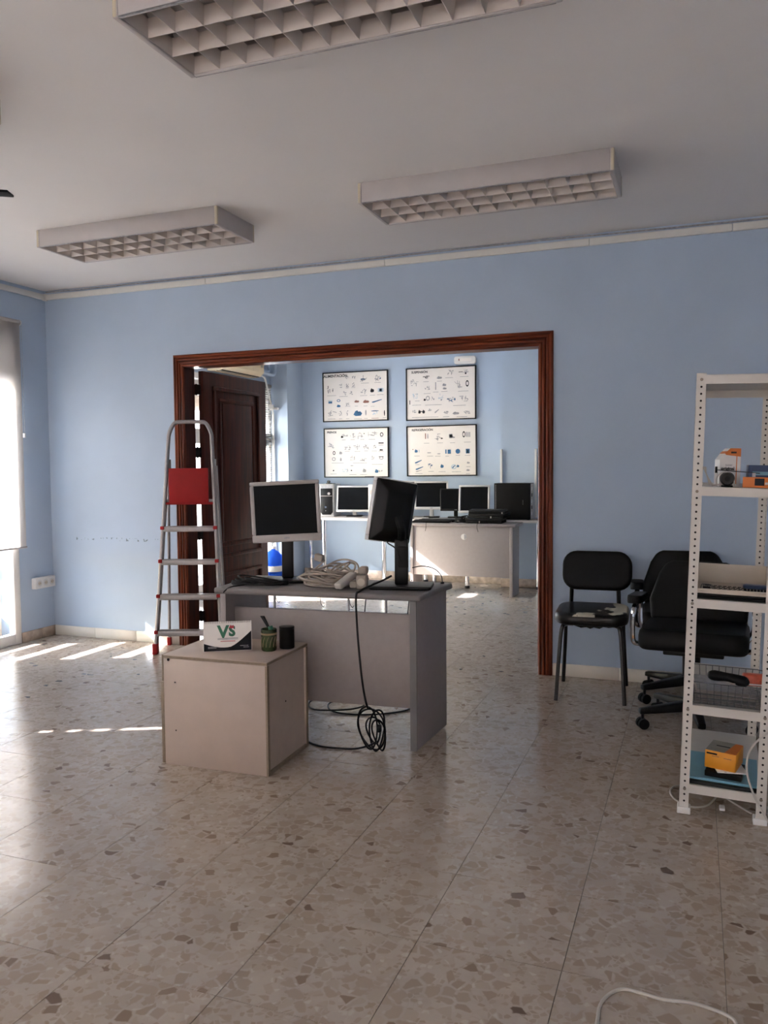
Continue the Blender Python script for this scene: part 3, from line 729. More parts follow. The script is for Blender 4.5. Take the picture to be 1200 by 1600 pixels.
MB().lathe([(0, 0), (.033, 0), (.0345, .004), (.0345, .098), (.0325, .099), (.0315, .096), (.031, .006), (0, .005)], 28).build('body', M_BLKM, cup2, smooth=True)
MB().lathe([(.0346, .088), (.0356, .090), (.0356, .099), (.0340, .0995)], 28).build('rim', M_BLK, cup2, smooth=True)

# ================================================================== ON THE NEAR DESK
def monitor(name, label, loc, rz, w, h, bez, body, dep=.05, tiltx=0, roll=0, zc=.30, stand='post', group=None, chin=None, base=(.24, .17), back=M_BLK):
    """flat monitor facing local -y; zc is the height of the panel's centre above the surface"""
    t = thing(name, label, 'monitor', loc, rz, group)
    T = Matrix.Translation((0, -.03, zc)) @ Matrix.Rotation(R(roll), 4, 'Y') @ Matrix.Rotation(R(tiltx), 4, 'X')
    chin = bez*1.7 if chin is None else chin
    fp = rbox_pts(w, h, .012)
    # bezel: a frame of four pieces round the screen
    bz = MB(); zs = h/2
    bz.box(-w/2, w/2, 0, dep*.55, -h/2, -h/2+chin, T); bz.box(-w/2, w/2, 0, dep*.55, h/2-bez, h/2, T)
    bz.box(-w/2, -w/2+bez, 0, dep*.55, -h/2+chin, h/2-bez, T); bz.box(w/2-bez, w/2, 0, dep*.55, -h/2+chin, h/2-bez, T)
    bzo = bz.build('bezel', body, t, bev=.006)
    MB().box(-w/2+bez-.002, w/2-bez+.002, .004, .012, -h/2+chin-.002, h/2-bez+.002, T).build('screen', M_SCR, t)
    MB().box(-.014, .014, -.0008, 0, -h/2+chin*.40, -h/2+chin*.62, T).build('maker_mark', M_INKG, bzo)
    bk = MB(); a, b = w/2-.006, h/2-.006
    ring = lambda k, y: [(-a*k, y, -b*k), (a*k, y, -b*k), (a*k, y, b*k), (-a*k, y, b*k)]
    bk.add([T @ Vector(q) for q in ring(1, .012)+ring(.98, dep*.6)+ring(.72, dep)], [(0, 1, 5, 4), (1, 2, 6, 5), (2, 3, 7, 6), (3, 0, 4, 7), (4, 5, 9, 8), (5, 6, 10, 9), (6, 7, 11, 10), (7, 4, 8, 11), (8, 9, 10, 11), (3, 2, 1, 0)])
    bk.build('back_shell', back, t, bev=.004)
    bw, bd = base
    if stand == 'post':
        MB().box(-.030, .030, .022, .050, .014, zc+.02).build('stand_post', M_BLK, t, bev=.006)
    else:
        MB().box(-.022, .022, .015, .040, .010, zc-h/2+.10).build('stand_post', body if stand == 'neck' else M_BLK, t, bev=.005)
    MB().prism(rbox_pts(bw, bd, .02), 0, .014, axis=2, M=Matrix.Translation((0, .01, 0))).build('stand_base', M_BLK, t, bev=.003)
    return t
monitor('flat_monitor', 'silver framed monitor on a black post, left on the near grey desk', (-1.968, 3.76, DT+.001), YAW, .354, .312, .021, M_SILV, zc=.362, roll=-2.3, chin=.040, base=(.23, .18), back=M_SILV)

# second monitor, turned away so that its dark back shows
m2 = thing('turned_monitor', 'black monitor turned away showing its back, right on the near grey desk', 'monitor', (-1.332, 3.735, DT+.001), R(12))
bp = MB().prism(rbox_pts(.30, .19, .02), 0, .016, axis=2, M=Matrix.Translation((0, .0, 0))).build('stand_base', M_BLK, m2, bev=.004)
MB().box(-.032, .032, -.020, .020, .016, .235).build('stand_post', M_BLK, m2, bev=.006)
MB().box(-.014, .036, -.024, -.018, .10, .20).build('cable_clip', M_BLKM, m2, bev=.003)
T = Matrix.Translation((-.058, .01, .372)) @ Matrix.Rotation(R(-136), 4, 'Z') @ Matrix.Rotation(R(-9), 4, 'Y') @ Matrix.Rotation(R(-3), 4, 'X')
ww, hh2 = .245, .305
fr_ = MB(); fr_.box(-ww/2, ww/2, 0, .028, -hh2/2, -hh2/2+.028, T); fr_.box(-ww/2, ww/2, 0, .028, hh2/2-.017, hh2/2, T)
fr_.box(-ww/2, -ww/2+.017, 0, .028, -hh2/2+.028, hh2/2-.017, T); fr_.box(ww/2-.017, ww/2, 0, .028, -hh2/2+.028, hh2/2-.017, T)
fr_.build('bezel', M_SILVL, m2, bev=.004)
MB().box(-ww/2+.016, ww/2-.016, .004, .010, -hh2/2+.027, hh2/2-.016, T).build('screen', M_SCR, m2)
bk = MB(); a, b = ww/2-.003, hh2/2-.003
ring = lambda k, y: [(-a*k, y, -b*k), (a*k, y, -b*k), (a*k, y, b*k), (-a*k, y, b*k)]
bk.add([T @ Vector(q) for q in ring(1, .022)+ring(.98, .040)+ring(.62, .075)], [(0, 1, 5, 4), (1, 2, 6, 5), (2, 3, 7, 6), (3, 0, 4, 7), (4, 5, 9, 8), (5, 6, 10, 9), (6, 7, 11, 10), (7, 4, 8, 11), (8, 9, 10, 11), (3, 2, 1, 0)])
bk.build('back_shell', M_BLK, m2, bev=.005)
q0 = T @ Vector((0, .07, -.02))
MB().tube([q0, (q0.x+.02, q0.y+.0, q0.z-.06), (.0, .0, .235)], .022, 8).build('tilt_arm', M_BLK, m2, smooth=True)
MB().tube([T @ Vector((-.02, .06, -.13)), (-.06, -.06, .225), (-.02, -.045, .19), (.0, -.03, .12)], .0035, 6).build('signal_cable', M_CABB, m2, smooth=True)

def tangle(seed, cx, cy, z, rx, ry, n, r, lift, m, name, parent):
    rnd = random.Random(seed); ob = None
    for k in range(n):
        ox, oy = rnd.uniform(-.15, .15)*rx, rnd.uniform(-.15, .15)*ry; s = rnd.uniform(.55, 1.05); ph = rnd.uniform(0, 6.28); tw = rnd.uniform(-.5, .5)
        pts = []; N = 11
        for i in range(N):
            a = ph+2*PI*i/N; ex, ey = rx*s*math.cos(a), ry*s*math.sin(a)
            pts.append((cx+ox+ex*math.cos(tw)-ey*math.sin(tw), cy+oy+ex*math.sin(tw)*.5+ey*math.cos(tw), z+r+lift*(.15+.85*k/n)*(.45+.55*math.sin(a*1.0+k))+rnd.uniform(0, .006)))
        MB().tube(pts, r, 7, 4, True).build(name, m, parent, world=True, smooth=True)

# beige extension leads heaped in the middle of the desk
ext = thing('extension_lead', 'heap of beige extension cable with white socket bar on the near desk', 'cable', (-1.66, 3.68, DT))
tangle(3, -1.715, 3.685, DT+.001, .140, .085, 12, .0052, .075, M_CABW, 'cable_coil', ext)
tangle(11, -1.66, 3.72, DT+.02, .12, .07, 9, .0050, .100, M_CABW, 'cable_coil', ext)
MB().tube([(-1.88, 3.70, DT+.03), (-1.80, 3.69, DT+.07), (-1.72, 3.69, DT+.095), (-1.655, 3.70, DT+.125), (-1.60, 3.70, DT+.13), (-1.555, 3.71, DT+.11), (-1.545, 3.71, DT+.06)], .0045, 7).build('cable_loop', M_CABW, ext, world=True, smooth=True)
MB().tube([(-1.72, 3.69, DT+.125), (-1.76, 3.68, DT+.09), (-1.83, 3.68, DT+.035), (-1.80, 3.64, DT+.010)], .0045, 7).build('cable_loop', M_CABW, ext, world=True, smooth=True)
pg = MB().box(-.022, .022, -.016, .016, -.018, .018, Matrix.Translation((-1.742, 3.67, DT+.140)) @ Matrix.Rotation(R(12), 4, 'Y')).build('plug', M_CABW, ext, world=True, bev=.006)
for dz in (-.009, .009): MB().cyl((-1.763, 3.67, DT+.142+dz), (-1.783, 3.67, DT+.146+dz), .0024, 6).build('plug_pin', M_CHR, pg, world=True)
MB().box(-.022, .022, -.085, .05, -.015, .015, Matrix.Translation((-1.575, 3.635, DT+.045)) @ Matrix.Rotation(R(-14), 4, 'Z') @ Matrix.Rotation(R(20), 4, 'X')).build('socket_bar', M_CABW2, ext, world=True, bev=.009)
adp = thing('plug_adapter', 'yellowed beige plug adapter beside the heap of extension cable', 'adapter', (-1.50, 3.64, DT), R(10))
MB().box(-.026, .026, -.026, .026, .001, .068).build('body', M_CABW, adp, bev=.008)
MB().cyl((0, -.0255, .035), (0, -.030, .035), .019, 16).build('socket_face', M_BEIGE2, adp)
MB().box(-.060, -.027, -.016, .016, .004, .036).build('side_plug', M_CABW, adp, bev=.006)
MB().box(-.018, .022, .0, .05, .069, .105).build('upper_plug', M_CABW, adp, bev=.008)

# black leads
blk = thing('black_lead', 'black cables lying tangled at the left end of the near desk', 'cable', (-2.08, 3.66, DT))
tangle(21, -2.03, 3.615, DT+.001, .13, .055, 6, .0040, .036, M_CABB, 'cable_coil', blk)
tangle(5, -2.13, 3.60, DT+.001, .075, .06, 5, .0040, .022, M_CABB, 'cable_coil', blk)
MB().tube([(-2.19, 3.60, DT+.006), (-2.13, 3.58, DT+.010), (-2.09, 3.54, DT+.008), (-2.13, 3.477, DT+.004), (-2.15, 3.455, DT-.012), (-2.158, 3.452, DT-.022)], .0032, 7).build('loose_end', M_CABB, blk, world=True, smooth=True)
MB().box(-.035, .035, -.018, .018, .003, .024, Matrix.Translation((-1.93, 3.625, DT)) @ Matrix.Rotation(R(15), 4, 'Z')).build('power_brick', M_BLKM, blk, world=True, bev=.005)

hang = thing('hanging_lead', 'black power lead hanging in a bundled loop in front of the near desk', 'cable', (-1.40, 3.49, 0))
pts = [(-1.372, 3.700, DT+.060), (-1.395, 3.66, DT+.045), (-1.435, 3.60, DT+.026), (-1.462, 3.52, DT+.008), (-1.466, 3.480, DT-.010), (-1.462, 3.478, .60), (-1.452, 3.480, .45), (-1.44, 3.482, .33), (-1.425, 3.482, .245), (-1.414, 3.484, .205)]
MB().tube(pts, .0052, 7).build('drop_cable', M_CABB, hang, world=True, smooth=True)
def lp(cx, cz, rx, rz_, tl, y): return [(cx+rx*math.cos(a)*math.cos(tl)-rz_*math.sin(a)*math.sin(tl), y+.012*math.sin(a*2+tl), cz+rx*math.cos(a)*math.sin(tl)+rz_*math.sin(a)*math.cos(tl)) for a in [2*PI*i/14 for i in range(14)]]
for (cx, cz, rx, rz_, tl, y) in ((-1.415, .112, .046, .100, .10, 3.486), (-1.398, .105, .066, .096, .24, 3.492), (-1.376, .100, .036, .098, -.10, 3.497), (-1.393, .098, .034, .062, .15, 3.50), (-1.366, .078, .030, .072, .2, 3.503)):
    MB().tube(lp(cx, cz, rx, rz_, tl, y), .0046, 6, 3, True).build('bundle_loop', M_CABB, hang, world=True, smooth=True)
MB().box(-1.372, -1.352, 3.482, 3.506, .095, .13).build('cable_tie', M_BLK, hang, world=True, bev=.004)
MB().tube([(-1.37, 3.497, .05), (-1.42, 3.50, .022), (-1.48, 3.485, .006), (-1.55, 3.468, .005), (-1.63, 3.462, .005), (-1.70, 3.482, .005), (-1.77, 3.53, .005)], .0048, 7).build('floor_run', M_CABB, hang, world=True, smooth=True)
fc = thing('floor_lead', 'black cable looped on the tiles beneath the near desk', 'cable', (-1.75, 4.05, 0))
MB().tube([(-1.44, 4.235, .005), (-1.46, 4.13, .005), (-1.55, 4.04, .005), (-1.66, 3.985, .005), (-1.78, 3.975, .005), (-1.86, 4.02, .006), (-1.90, 4.12, .009), (-1.84, 4.20, .010), (-1.74, 4.20, .010), (-1.70, 4.12, .010), (-1.74, 4.04, .011), (-1.83, 3.985, .012), (-1.93, 3.985, .006), (-2.0, 4.05, .005), (-2.02, 4.17, .005), (-1.93, 4.27, .005), (-1.80, 4.30, .005)], .0046, 7).build('cable_loop', M_CABB, fc, world=True, smooth=True)
for (k, x) in enumerate((-1.60, -1.36, -1.245)):
    ld = thing('dangling_lead', ['thin black lead dropping behind the modesty panel near its middle', 'thin black lead dropping behind the modesty panel right of the long lead', 'thin black lead dropping behind the modesty panel next to the right leg'][k], 'cable', (x, 3.97, DT))
    MB().tube([(x+.02, 3.90, DT+.004), (x, 3.965, DT+.004), (x-.008, 3.975, DT-.03), (x-.02, 3.975, DT-.12), (x-.035, 3.97, .45)], .003, 6).build('cable', M_CABB, ld, world=True, smooth=True)
ar = thing('arched_lead', 'thin black cable arching up behind the turned monitor', 'cable', (-1.2, 3.85, DT))
MB().tube([(-1.30, 3.80, DT+.09), (-1.26, 3.84, DT+.095), (-1.215, 3.88, DT+.08), (-1.185, 3.905, DT+.045), (-1.18, 3.915, DT+.003)], .0026, 6).build('cable', M_CABB, ar, world=True, smooth=True)
MB().box(-1.187, -1.172, 3.908, 3.924, DT+.0006, DT+.010).build('connector', M_BLK, ar, world=True, bev=.002)

# ================================================================== CHAIRS
def cushion(w, d, t, r, seg=6, puff=.3, M=None):
    """pillow-like slab: outline rbox w x d, thickness t, soft rim; lies in the xy plane"""
    mb = MB(); rings = []
    prof = [(-.5, .90), (-.42, .965), (-.2, 1.0), (.1, 1.0), (.34, .97), (.46, .90), (.5, .70)]
    pts = rbox_pts(w, d, r, seg); n = len(pts)
    vs = []
    for (zz, k) in prof:
        ins = (1-k)*min(w, d)*.35
        for (x, y) in rbox_pts(w-2*ins, d-2*ins, max(.005, r-ins), seg): vs.append((x, y, zz*t))
    fs = [(i*n+j, i*n+(j+1) % n, (i+1)*n+(j+1) % n, (i+1)*n+j) for i in range(len(prof)-1) for j in range(n)]
    fs += [tuple(range(n))[::-1], tuple(range((len(prof)-1)*n, len(prof)*n))]
    if M: vs = [M @ Vector(q) for q in vs]
    mb.add(vs, fs); return mb
ch = thing('side_chair', 'black padded chair with torn seat cover standing against the blue wall', 'chair', (-.552, 4.835, 0), R(3))
cushion(.405, .41, .065, .10, M=Matrix.Translation((0, -.015, .468)) @ Matrix.Rotation(R(1.5), 4, 'X')).build('seat', M_TORN, ch, smooth=True)
un = [(-.15, 0), (.16, 0), (.15, -.012), (.10, -.020), (.07, -.017), (.05, -.028), (.02, -.022), (.0, -.030), (-.02, -.022), (-.05, -.027), (-.09, -.014), (-.13, -.010)]
MB().prism(un, -.205, -.195, axis=1, M=Matrix.Translation((0, 0, .445))).build('torn_lining', M_BLKF, ch)
Bk = Matrix.Translation((.012, .205, .690)) @ Matrix.Rotation(R(82), 4, 'X')
cushion(.405, .235, .05, .085, M=Bk).build('backrest', M_BLKF, ch, smooth=True)
for sx in (-1, 1):
    MB().tube([(sx*.10, -.13, .425), (sx*.142, -.15, .425), (sx*.160, -.165, .395), (sx*.172, -.185, .25), (sx*.186, -.215, .0)], .0115, 8).build('front_leg', M_BLKT, ch, smooth=True)
    MB().tube([(sx*.186, .215, .0), (sx*.172, .185, .25), (sx*.165, .165, .43)], .0115, 8).build('rear_leg', M_BLKT, ch, smooth=True)
    MB().tube([(sx*.14, .10, .430), (sx*.14, .185, .440), (sx*.14, .205, .48), (sx*.135, .215, .62)], .0125, 8).build('back_support', M_BLKT, ch, smooth=True)
MB().box(-.15, .15, -.14, .16, .418, .432).build('seat_frame', M_BLKT, ch, bev=.003)

def armchair(label, loc, rz, base_rot, top=.815, chrome=True):
    t = thing('swivel_armchair', label, 'chair', loc, rz, 'black swivel armchairs')
    cushion(.50, .47, .105, .06, M=Matrix.Translation((0, -.02, .470)) @ Matrix.Rotation(R(-2), 4, 'X')).build('seat', M_BLKF, t, smooth=True)
    # backrest: trapezoid, narrower at the top, with soft edges
    hb = top-.50; prof = [(-.235, 0), (.235, 0), (.245, hb*.35), (.20, hb*.78), (.165, hb*.96), (.13, hb), (-.13, hb), (-.165, hb*.96), (-.20, hb*.78), (-.245, hb*.35)]
    MB().prism(prof, -.035, .035, axis=1, M=Matrix.Translation((0, .195, .50)) @ Matrix.Rotation(R(-9), 4, 'X')).build('backrest', M_BLKF, t, bev=.022, seg=4)
    for sx in (-1, 1):
        a = MB(); a.tube([(sx*.235, -.17, .44), (sx*.272, -.19, .45), (sx*.278, -.195, .52), (sx*.275, -.19, .60), (sx*.272, -.15, .628), (sx*.272, .02, .628), (sx*.272, .06, .60), (sx*.268, .05, .50), (sx*.235, .03, .44)], .0125, 8)
        arm = a.build('arm_tube', M_CHR, t, smooth=True)
        cushion(.07, .29, .04, .03, M=Matrix.Translation((sx*.272, -.06, .652)) @ Matrix.Rotation(R(-4), 4, 'X')).build('arm_pad', M_BLKF, arm, smooth=True)
    MB().box(-.14, .14, -.14, .12, .385, .418).build('seat_mechanism', M_BLKT, t, bev=.006)
    MB().cyl((0, 0, .10), (0, 0, .39), .026, 14).build('gas_column', M_BLKT, t, smooth=True)
    for k in range(5):
        a = R(base_rot+72*k)-rz; c_, s_ = math.cos(a), math.sin(a); A = Matrix.Rotation(a, 4, 'Z')
        lg = MB().add([A @ Vector(q) for q in [(.0, -.028, .085), (.0, .028, .085), (.0, .028, .140), (.0, -.028, .140), (.285, -.018, .075), (.285, .018, .075), (.285, .018, .102), (.285, -.018, .102)]],
                      [(3, 2, 1, 0), (4, 5, 6, 7), (0, 1, 5, 4), (1, 2, 6, 5), (2, 3, 7, 6), (3, 0, 4, 7)]).build('base_leg', M_BLKT, t, bev=.006)
        MB().cyl((.268*c_, .268*s_, .045), (.268*c_, .268*s_, .085), .008, 8).build('caster_stem', M_BLKT, lg)
        for q in (-.016, .016):
            p = Vector((.268*c_, .268*s_, .0265)); nrm = Vector((-s_, c_, 0))
            MB().cyl(p+nrm*(q-.009), p+nrm*(q+.009), .0265, 16).build('caster_wheel', M_BLKM, lg, smooth=True)
    return t
armchair('black swivel armchair with chrome arms in front, half hidden by the metal shelf', (.005, 4.37, 0), R(-4), 205)
armchair('black swivel armchair pushed against the blue wall behind the other armchair', (-.035, 4.872, 0), R(3), 143, top=.82)

# ================================================================== METAL SHELF UNIT
LEAN = Matrix.Rotation(math.atan(.045/1.65), 4, 'Y')
sh = thing('metal_shelf', 'cream slotted-angle metal shelving unit at the right edge', 'shelf', (.105, 3.60, 0), R(-.5), tilt=LEAN)
SX, SY, SZ = .150, .355, 1.655
for sx in (-1, 1):
    for sy in (-1, 1):
        p = MB(); x, y = sx*SX, sy*SY; wd, th = .034, .0022
        p.box(min(x, x-sx*wd), max(x, x-sx*wd), min(y, y-sy*th), max(y, y-sy*th), .012, SZ)
        p.box(min(x, x-sx*th), max(x, x-sx*th), min(y, y-sy*wd), max(y, y-sy*wd), .012, SZ)
        po = p.build('post', M_SHELF, sh)
        MB().box(min(x-sx*.042, x+sx*.006), max(x-sx*.042, x+sx*.006), min(y-sy*.042, y+sy*.006), max(y-sy*.042, y+sy*.006), 0, .026).build('foot_cap', M_WHT, po, bev=.003)
        hl = MB(); z = .05
        while z < SZ-.02:
            cx = x-sx*.018; yy = y+sy*.0004
            hl.cyl((cx, yy, z), (cx, yy-sy*.003, z), .0042, 8)
            cy = y-sy*.018; xx = x+sx*.0004
            hl.cyl((xx, cy, z), (xx-sx*.003, cy, z), .0042, 8)
            z += .0255
        hl.build('punched_hole_row', M_HOLE, po, kind='stuff')
for z in (.115, .420, .822, 1.240, 1.650):
    e = .034; d = MB()
    d.box(-SX+.003, SX-.003, -SY+.003, SY-.003, z-.002, z)
    for (a, b, c, dd) in ((-SX+.003, SX-.003, -SY+.003, -SY+.0045), (-SX+.003, SX-.003, SY-.0045, SY-.003), (-SX+.003, -SX+.0045, -SY+.003, SY-.003), (SX-.0045, SX-.003, -SY+.003, SY-.003)):
        d.box(a, b, c, dd, z-e, z)
    so = d.build('shelf_board', M_SHELF, sh)
    for sx in (-1, 1): MB().cyl((sx*(SX-.018), -SY+.002, z-.018), (sx*(SX-.018), -SY-.0035, z-.018), .0058, 8).build('bolt', M_BOLT, so)
def on_shelf(lx, ly, z):   # a world point on the shelf that stands at local (lx, ly, z)
    return WM[sh] @ Vector((lx, ly, z+.0005))
def sthing(name, label, cat, lx, ly, z, rz=0, group=None): return thing(name, label, cat, on_shelf(lx, ly, z), rz, group, tilt=LEAN)

# second shelf from the top
b = sthing('cartridge_box', 'white and orange cartridge box standing on the upper shelf', 'box', -.020, -.225, 1.240, R(16))
bx = MB().prism([(-.047, 0), (.028, 0), (.028, .143), (-.012, .143), (-.034, .118), (-.047, .100)], -.03, .03, axis=1).build('carton', M_WHT, b)
MB().prism([(-.026, .118), (.028, .112), (.028, .1434), (-.010, .1434), (-.030, .124)], -.0306, .0306, axis=1).build('orange_top', M_ORG, bx)
MB().box(.0282, .0286, -.0295, .0295, .004, .142).build('orange_side', M_ORG, bx)
MB().box(-.008, .012, -.0312, -.0304, .124, .131).build('dark_window', M_INK, bx)
MB().box(.012, .015, -.0312, -.0304, .01, .115).build('orange_strip', M_ORG, bx)
text_on('original', .0165, -.018, .062, M_INK, bx, .0006, M=Matrix.Identity(4), y=-.0308)
text_on('toner', .0115, -.014, .077, M_INKG, bx, .0003, M=Matrix.Identity(4), y=-.0308)
wc = sthing('webcam', 'small round black webcam with pale clip on the upper shelf', 'camera', -.030, -.318, 1.240)
MB().lathe([(0, -.022), (.020, -.020), (.026, -.008), (.026, .008), (.020, .020), (0, .022)], 20, (0, 0, .030)).xf(Matrix.Translation((0, 0, .030)) @ Matrix.Rotation(R(90), 4, 'X') @ Matrix.Translation((0, 0, -.030))).build('head', M_BLK, wc, smooth=True)
MB().cyl((0, -.022, .030), (0, -.0245, .030), .010, 14).build('lens', M_SCR, wc)
MB().box(-.02, .02, -.012, .014, 0, .006).build('foot', M_BLKM, wc, bev=.002)
MB().tube([(-.034, -.010, .002), (-.038, -.010, .025), (-.026, -.010, .048), (-.004, -.012, .054), (.018, -.012, .042), (.024, -.012, .004)], .0018, 6).build('cable', M_CABW2, wc, smooth=True)
cb = sthing('white_lead', 'white cable coiled at the left post of the upper shelf', 'cable', -.112, -.300, 1.240)
for k in range(3): MB().tube([(.0, .0+.01*k, .004), (-.012, .01*k, .045), (-.006+.006*k, .01*k, .072), (.010, .01*k, .045), (.022+.006*k, .01*k, .004)], .0022, 6).build('cable_turn', M_CABW2, cb, smooth=True)
MB().tube([(.03, -.01, .004), (.055, -.02, .008), (.075, -.02, .003)], .003, 6).build('cable_end', M_CABW2, cb, smooth=True)
st = sthing('black_stylus', 'thin black rod lying across the things on the upper shelf', 'rod', -.005, -.300, 1.240)
MB().tube([(-.066, .0, .062), (.03, .0, .056), (.085, .0, .052)], .0016, 6, 1).build('shaft', M_BLK, st)
MB().cyl((-.068, 0, .062), (-.060, 0, .062), .013, 12).build('knob', M_BLK, st, smooth=True)
MB().cyl((.065, .0, .0), (.065, .0, .053), .006, 8).build('prop', M_SILVL, st)
MB().cyl((-.064, 0, .0), (-.064, 0, .055), .006, 8).build('prop', M_WHT, st)
dx = sthing('blue_box', 'dark blue box behind the orange one on the upper shelf', 'box', .085, -.24, 1.240, R(4))
bo = MB().box(-.045, .045, -.035, .035, 0, .082).build('carton', M_NAVY, dx, bev=.002)
MB().box(-.032, .034, -.0358, -.035, .045, .058).build('pale_print', M_BLUEB, bo); MB().box(-.040, .040, -.0358, -.035, .02, .026).build('pale_print', M_INKG, bo)
ob_ = sthing('orange_box', 'flat orange box lying in front of the dark blue box', 'box', .075, -.312, 1.240, R(-3))
bo = MB().box(-.052, .055, -.024, .024, 0, .038).build('carton', M_ORG, ob_, bev=.002)
MB().box(-.012, .020, -.0247, -.024, .008, .034).build('dark_print', M_INK, bo); MB().box(.022, .05, -.0247, -.024, .012, .02).build('pale_print', M_LOUV, bo)
# third shelf: laptop, tray
lp_ = sthing('closed_laptop', 'thin black laptop under the beige tray', 'laptop', .004, -.205, .822)
MB().box(-.138, .138, -.14, .14, .002, .012).build('base', M_BLKM, lp_, bev=.004); MB().box(-.138, .138, -.14, .14, .0125, .021).build('lid', M_BLK, lp_, bev=.004)
tr = sthing('paper_tray', 'beige plastic letter tray with slotted floor on the black laptop', 'tray', .006, -.185, .8435)
tb_ = MB(); tw, td, th = .132, .155, .078
tb_.box(-tw, tw, -td, -td+.003, 0, .016); tb_.box(-tw, tw, td-.003, td, 0, th)
for sx in (-1, 1):
    x0, x1 = (sx*tw-.003, sx*tw) if sx > 0 else (-tw, -tw+.003)
    tb_.prism([(-td, 0), (td, 0), (td, th), (-td+.10, th), (-td+.002, .035)], x0, x1, axis=0)
to = tb_.build('wall', M_BEIGE2, tr)
MB().box(-tw, tw, -td-.004, -td, .010, .018).build('front_lip', M_BEIGE2, to, bev=.002)
fl_ = MB().box(-tw+.003, tw-.003, -td+.003, td-.003, 0, .003).build('tray_floor', M_BEIGE2, tr)
for i in range(7):
    for j in range(6):
        x = -.070+i*.0175+.006*(j % 2); y = -.125+j*.030
        MB().box(x, x+.012, y, y+.022, .003, .0034).build('slot', M_HOLE, fl_)
bs = sthing('blue_brush', 'flat dark blue brush lying in the beige tray', 'brush', .085, -.245, .847)
MB().prism(rbox_pts(.085, .05, .02), .012, .026, axis=2).build('back', M_NAVY, bs, bev=.005)
for i in range(7): MB().cyl((-.034+i*.0113, -.015, 0), (-.034+i*.0113, -.015, .012), .0042, 6).build('bristle_tuft', M_INK, bs)
gg = sthing('wire_clip', 'small tangle of dark metal clips in the beige tray', 'clip', -.085, -.24, .847)
for k in range(4): MB().tube([(-.02+.008*k, -.01, .002), (-.015+.006*k, .0, .016), (.0+.007*k, .006, .012), (.012+.004*k, -.006, .002)], .0015, 5).build('wire', M_WIRE, gg)
MB().box(-.012, .014, -.012, .004, 0, .008).build('clip_body', M_BLK, gg, bev=.002)
# fourth shelf: wire basket
bk_ = sthing('wire_basket', 'dark wire basket holding papers on the fourth shelf', 'basket', .004, -.19, .420)
bw, bd, bh = .136, .150, .085
for z, k in ((.004, .93), (.042, .97), (bh, 1.0)): MB().tube([(x*k, y*k, z) for x, y in rbox_pts(2*bw, 2*bd, .02, 3)], .0019 if z > .08 else .0014, 5, 1, True).build('hoop', M_WIRE, bk_)
for i in range(11):
    x = -bw*.92+i*bw*1.84/10
    MB().tube([(x, -bd, bh), (x*.93, -bd*.93, .004), (x*.93, bd*.93, .004), (x, bd, bh)], .0013, 4, 1).build('wire', M_WIRE, bk_)
for j in range(11):
    y = -bd*.92+j*bd*1.84/10
    MB().tube([(-bw, y, bh), (-bw*.93, y*.93, .005), (bw*.93, y*.93, .005), (bw, y, bh)], .0013, 4, 1).build('wire', M_WIRE, bk_)
pp = sthing('paper_stack', 'crumpled white papers inside the wire basket', 'paper', .0, -.18, .427)
for k in range(5):
    MB().box(-.105, .105, -.115, .115, 0, .0012, Matrix.Translation((random.uniform(-.008, .008), random.uniform(-.01, .01), .002+k*.009)) @ Matrix.Rotation(random.uniform(-.08, .08), 4, 'Z') @ Matrix.Rotation(random.uniform(-.05, .05), 4, 'Y')).build('sheet', M_LOUV if k % 2 else M_INKG, pp)
pc = sthing('glasses_case', 'black soft case lying on top of the wire basket', 'case', .005, -.275, .490, R(-8))
cs = MB(); secs = [(-.075, .002), (-.07, .016), (-.05, .024), (-.015, .018), (.015, .017), (.045, .025), (.065, .022), (.076, .003)]
cs.tube([(x, 0, .026+(-.006 if i > 4 else .004)) for i, (x, r_) in enumerate(secs)], 1, 10, 1)
ring_n = 10
for i, (x, r_) in enumerate(secs):
    for j in range(ring_n):
        q = cs.v[i*ring_n+j]; c0 = Vector((x, 0, .026+(-.006 if i > 4 else .004))); cs.v[i*ring_n+j] = c0+(q-c0)*r_
cs.build('body', M_BLKF, pc, smooth=True, sub=1)
MB().box(.012, .028, -.021, -.016, .010, .014).build('zip_pull', M_SILV, pc)
rp = sthing('snack_pack', 'red and orange shiny packet at the right of the wire basket', 'packet', .100, -.23, .487, R(6))
MB().box(-.045, .05, -.02, .02, .0, .046).build('wrapper', M_REDO, rp, bev=.010, seg=3)
MB().box(-.035, .03, -.0212, -.0195, .006, .011).build('pale_stripe', M_WHT, rp); MB().box(.02, .04, -.0212, -.0195, .015, .036).build('orange_panel', M_ORG, rp)
# lowest shelf
fo = sthing('black_folder', 'black ring folder lying lowest on the bottom shelf', 'folder', -.005, -.185, .115, R(-2))
MB().box(-.132, .132, -.16, .16, .0, .010).build('cover', M_BLK, fo, bev=.002)
bf = sthing('blue_folder', 'light blue document folder on the black folder', 'folder', -.002, -.175, .1265, R(-3))
MB().box(-.128, .128, -.15, .15, 0, .006).build('cover', M_BLUEB, bf, bev=.001); MB().box(-.126, .129, -.148, .148, .0062, .009).build('cover', M_BLUEB, bf)
bb_ = sthing('black_book', 'small thick black notebook under the yellow box', 'book', .010, -.235, .1365, R(-8))
MB().box(-.065, .065, -.07, .07, 0, .022).build('cover', M_BLKM, bb_, bev=.003); MB().box(-.062, .0655, -.067, .067, .003, .019).build('page_block', M_INK, bb_)
wb = sthing('white_booklet', 'pale printed booklet between the black notebook and the yellow box', 'booklet', .022, -.24, .159, R(12))
MB().box(-.055, .055, -.062, .062, 0, .005).build('pages', M_PAPER, wb, bev=.001); MB().box(-.03, -.022, -.0625, -.06, .0052, .0056).build('printed_mark', M_INK, wb)
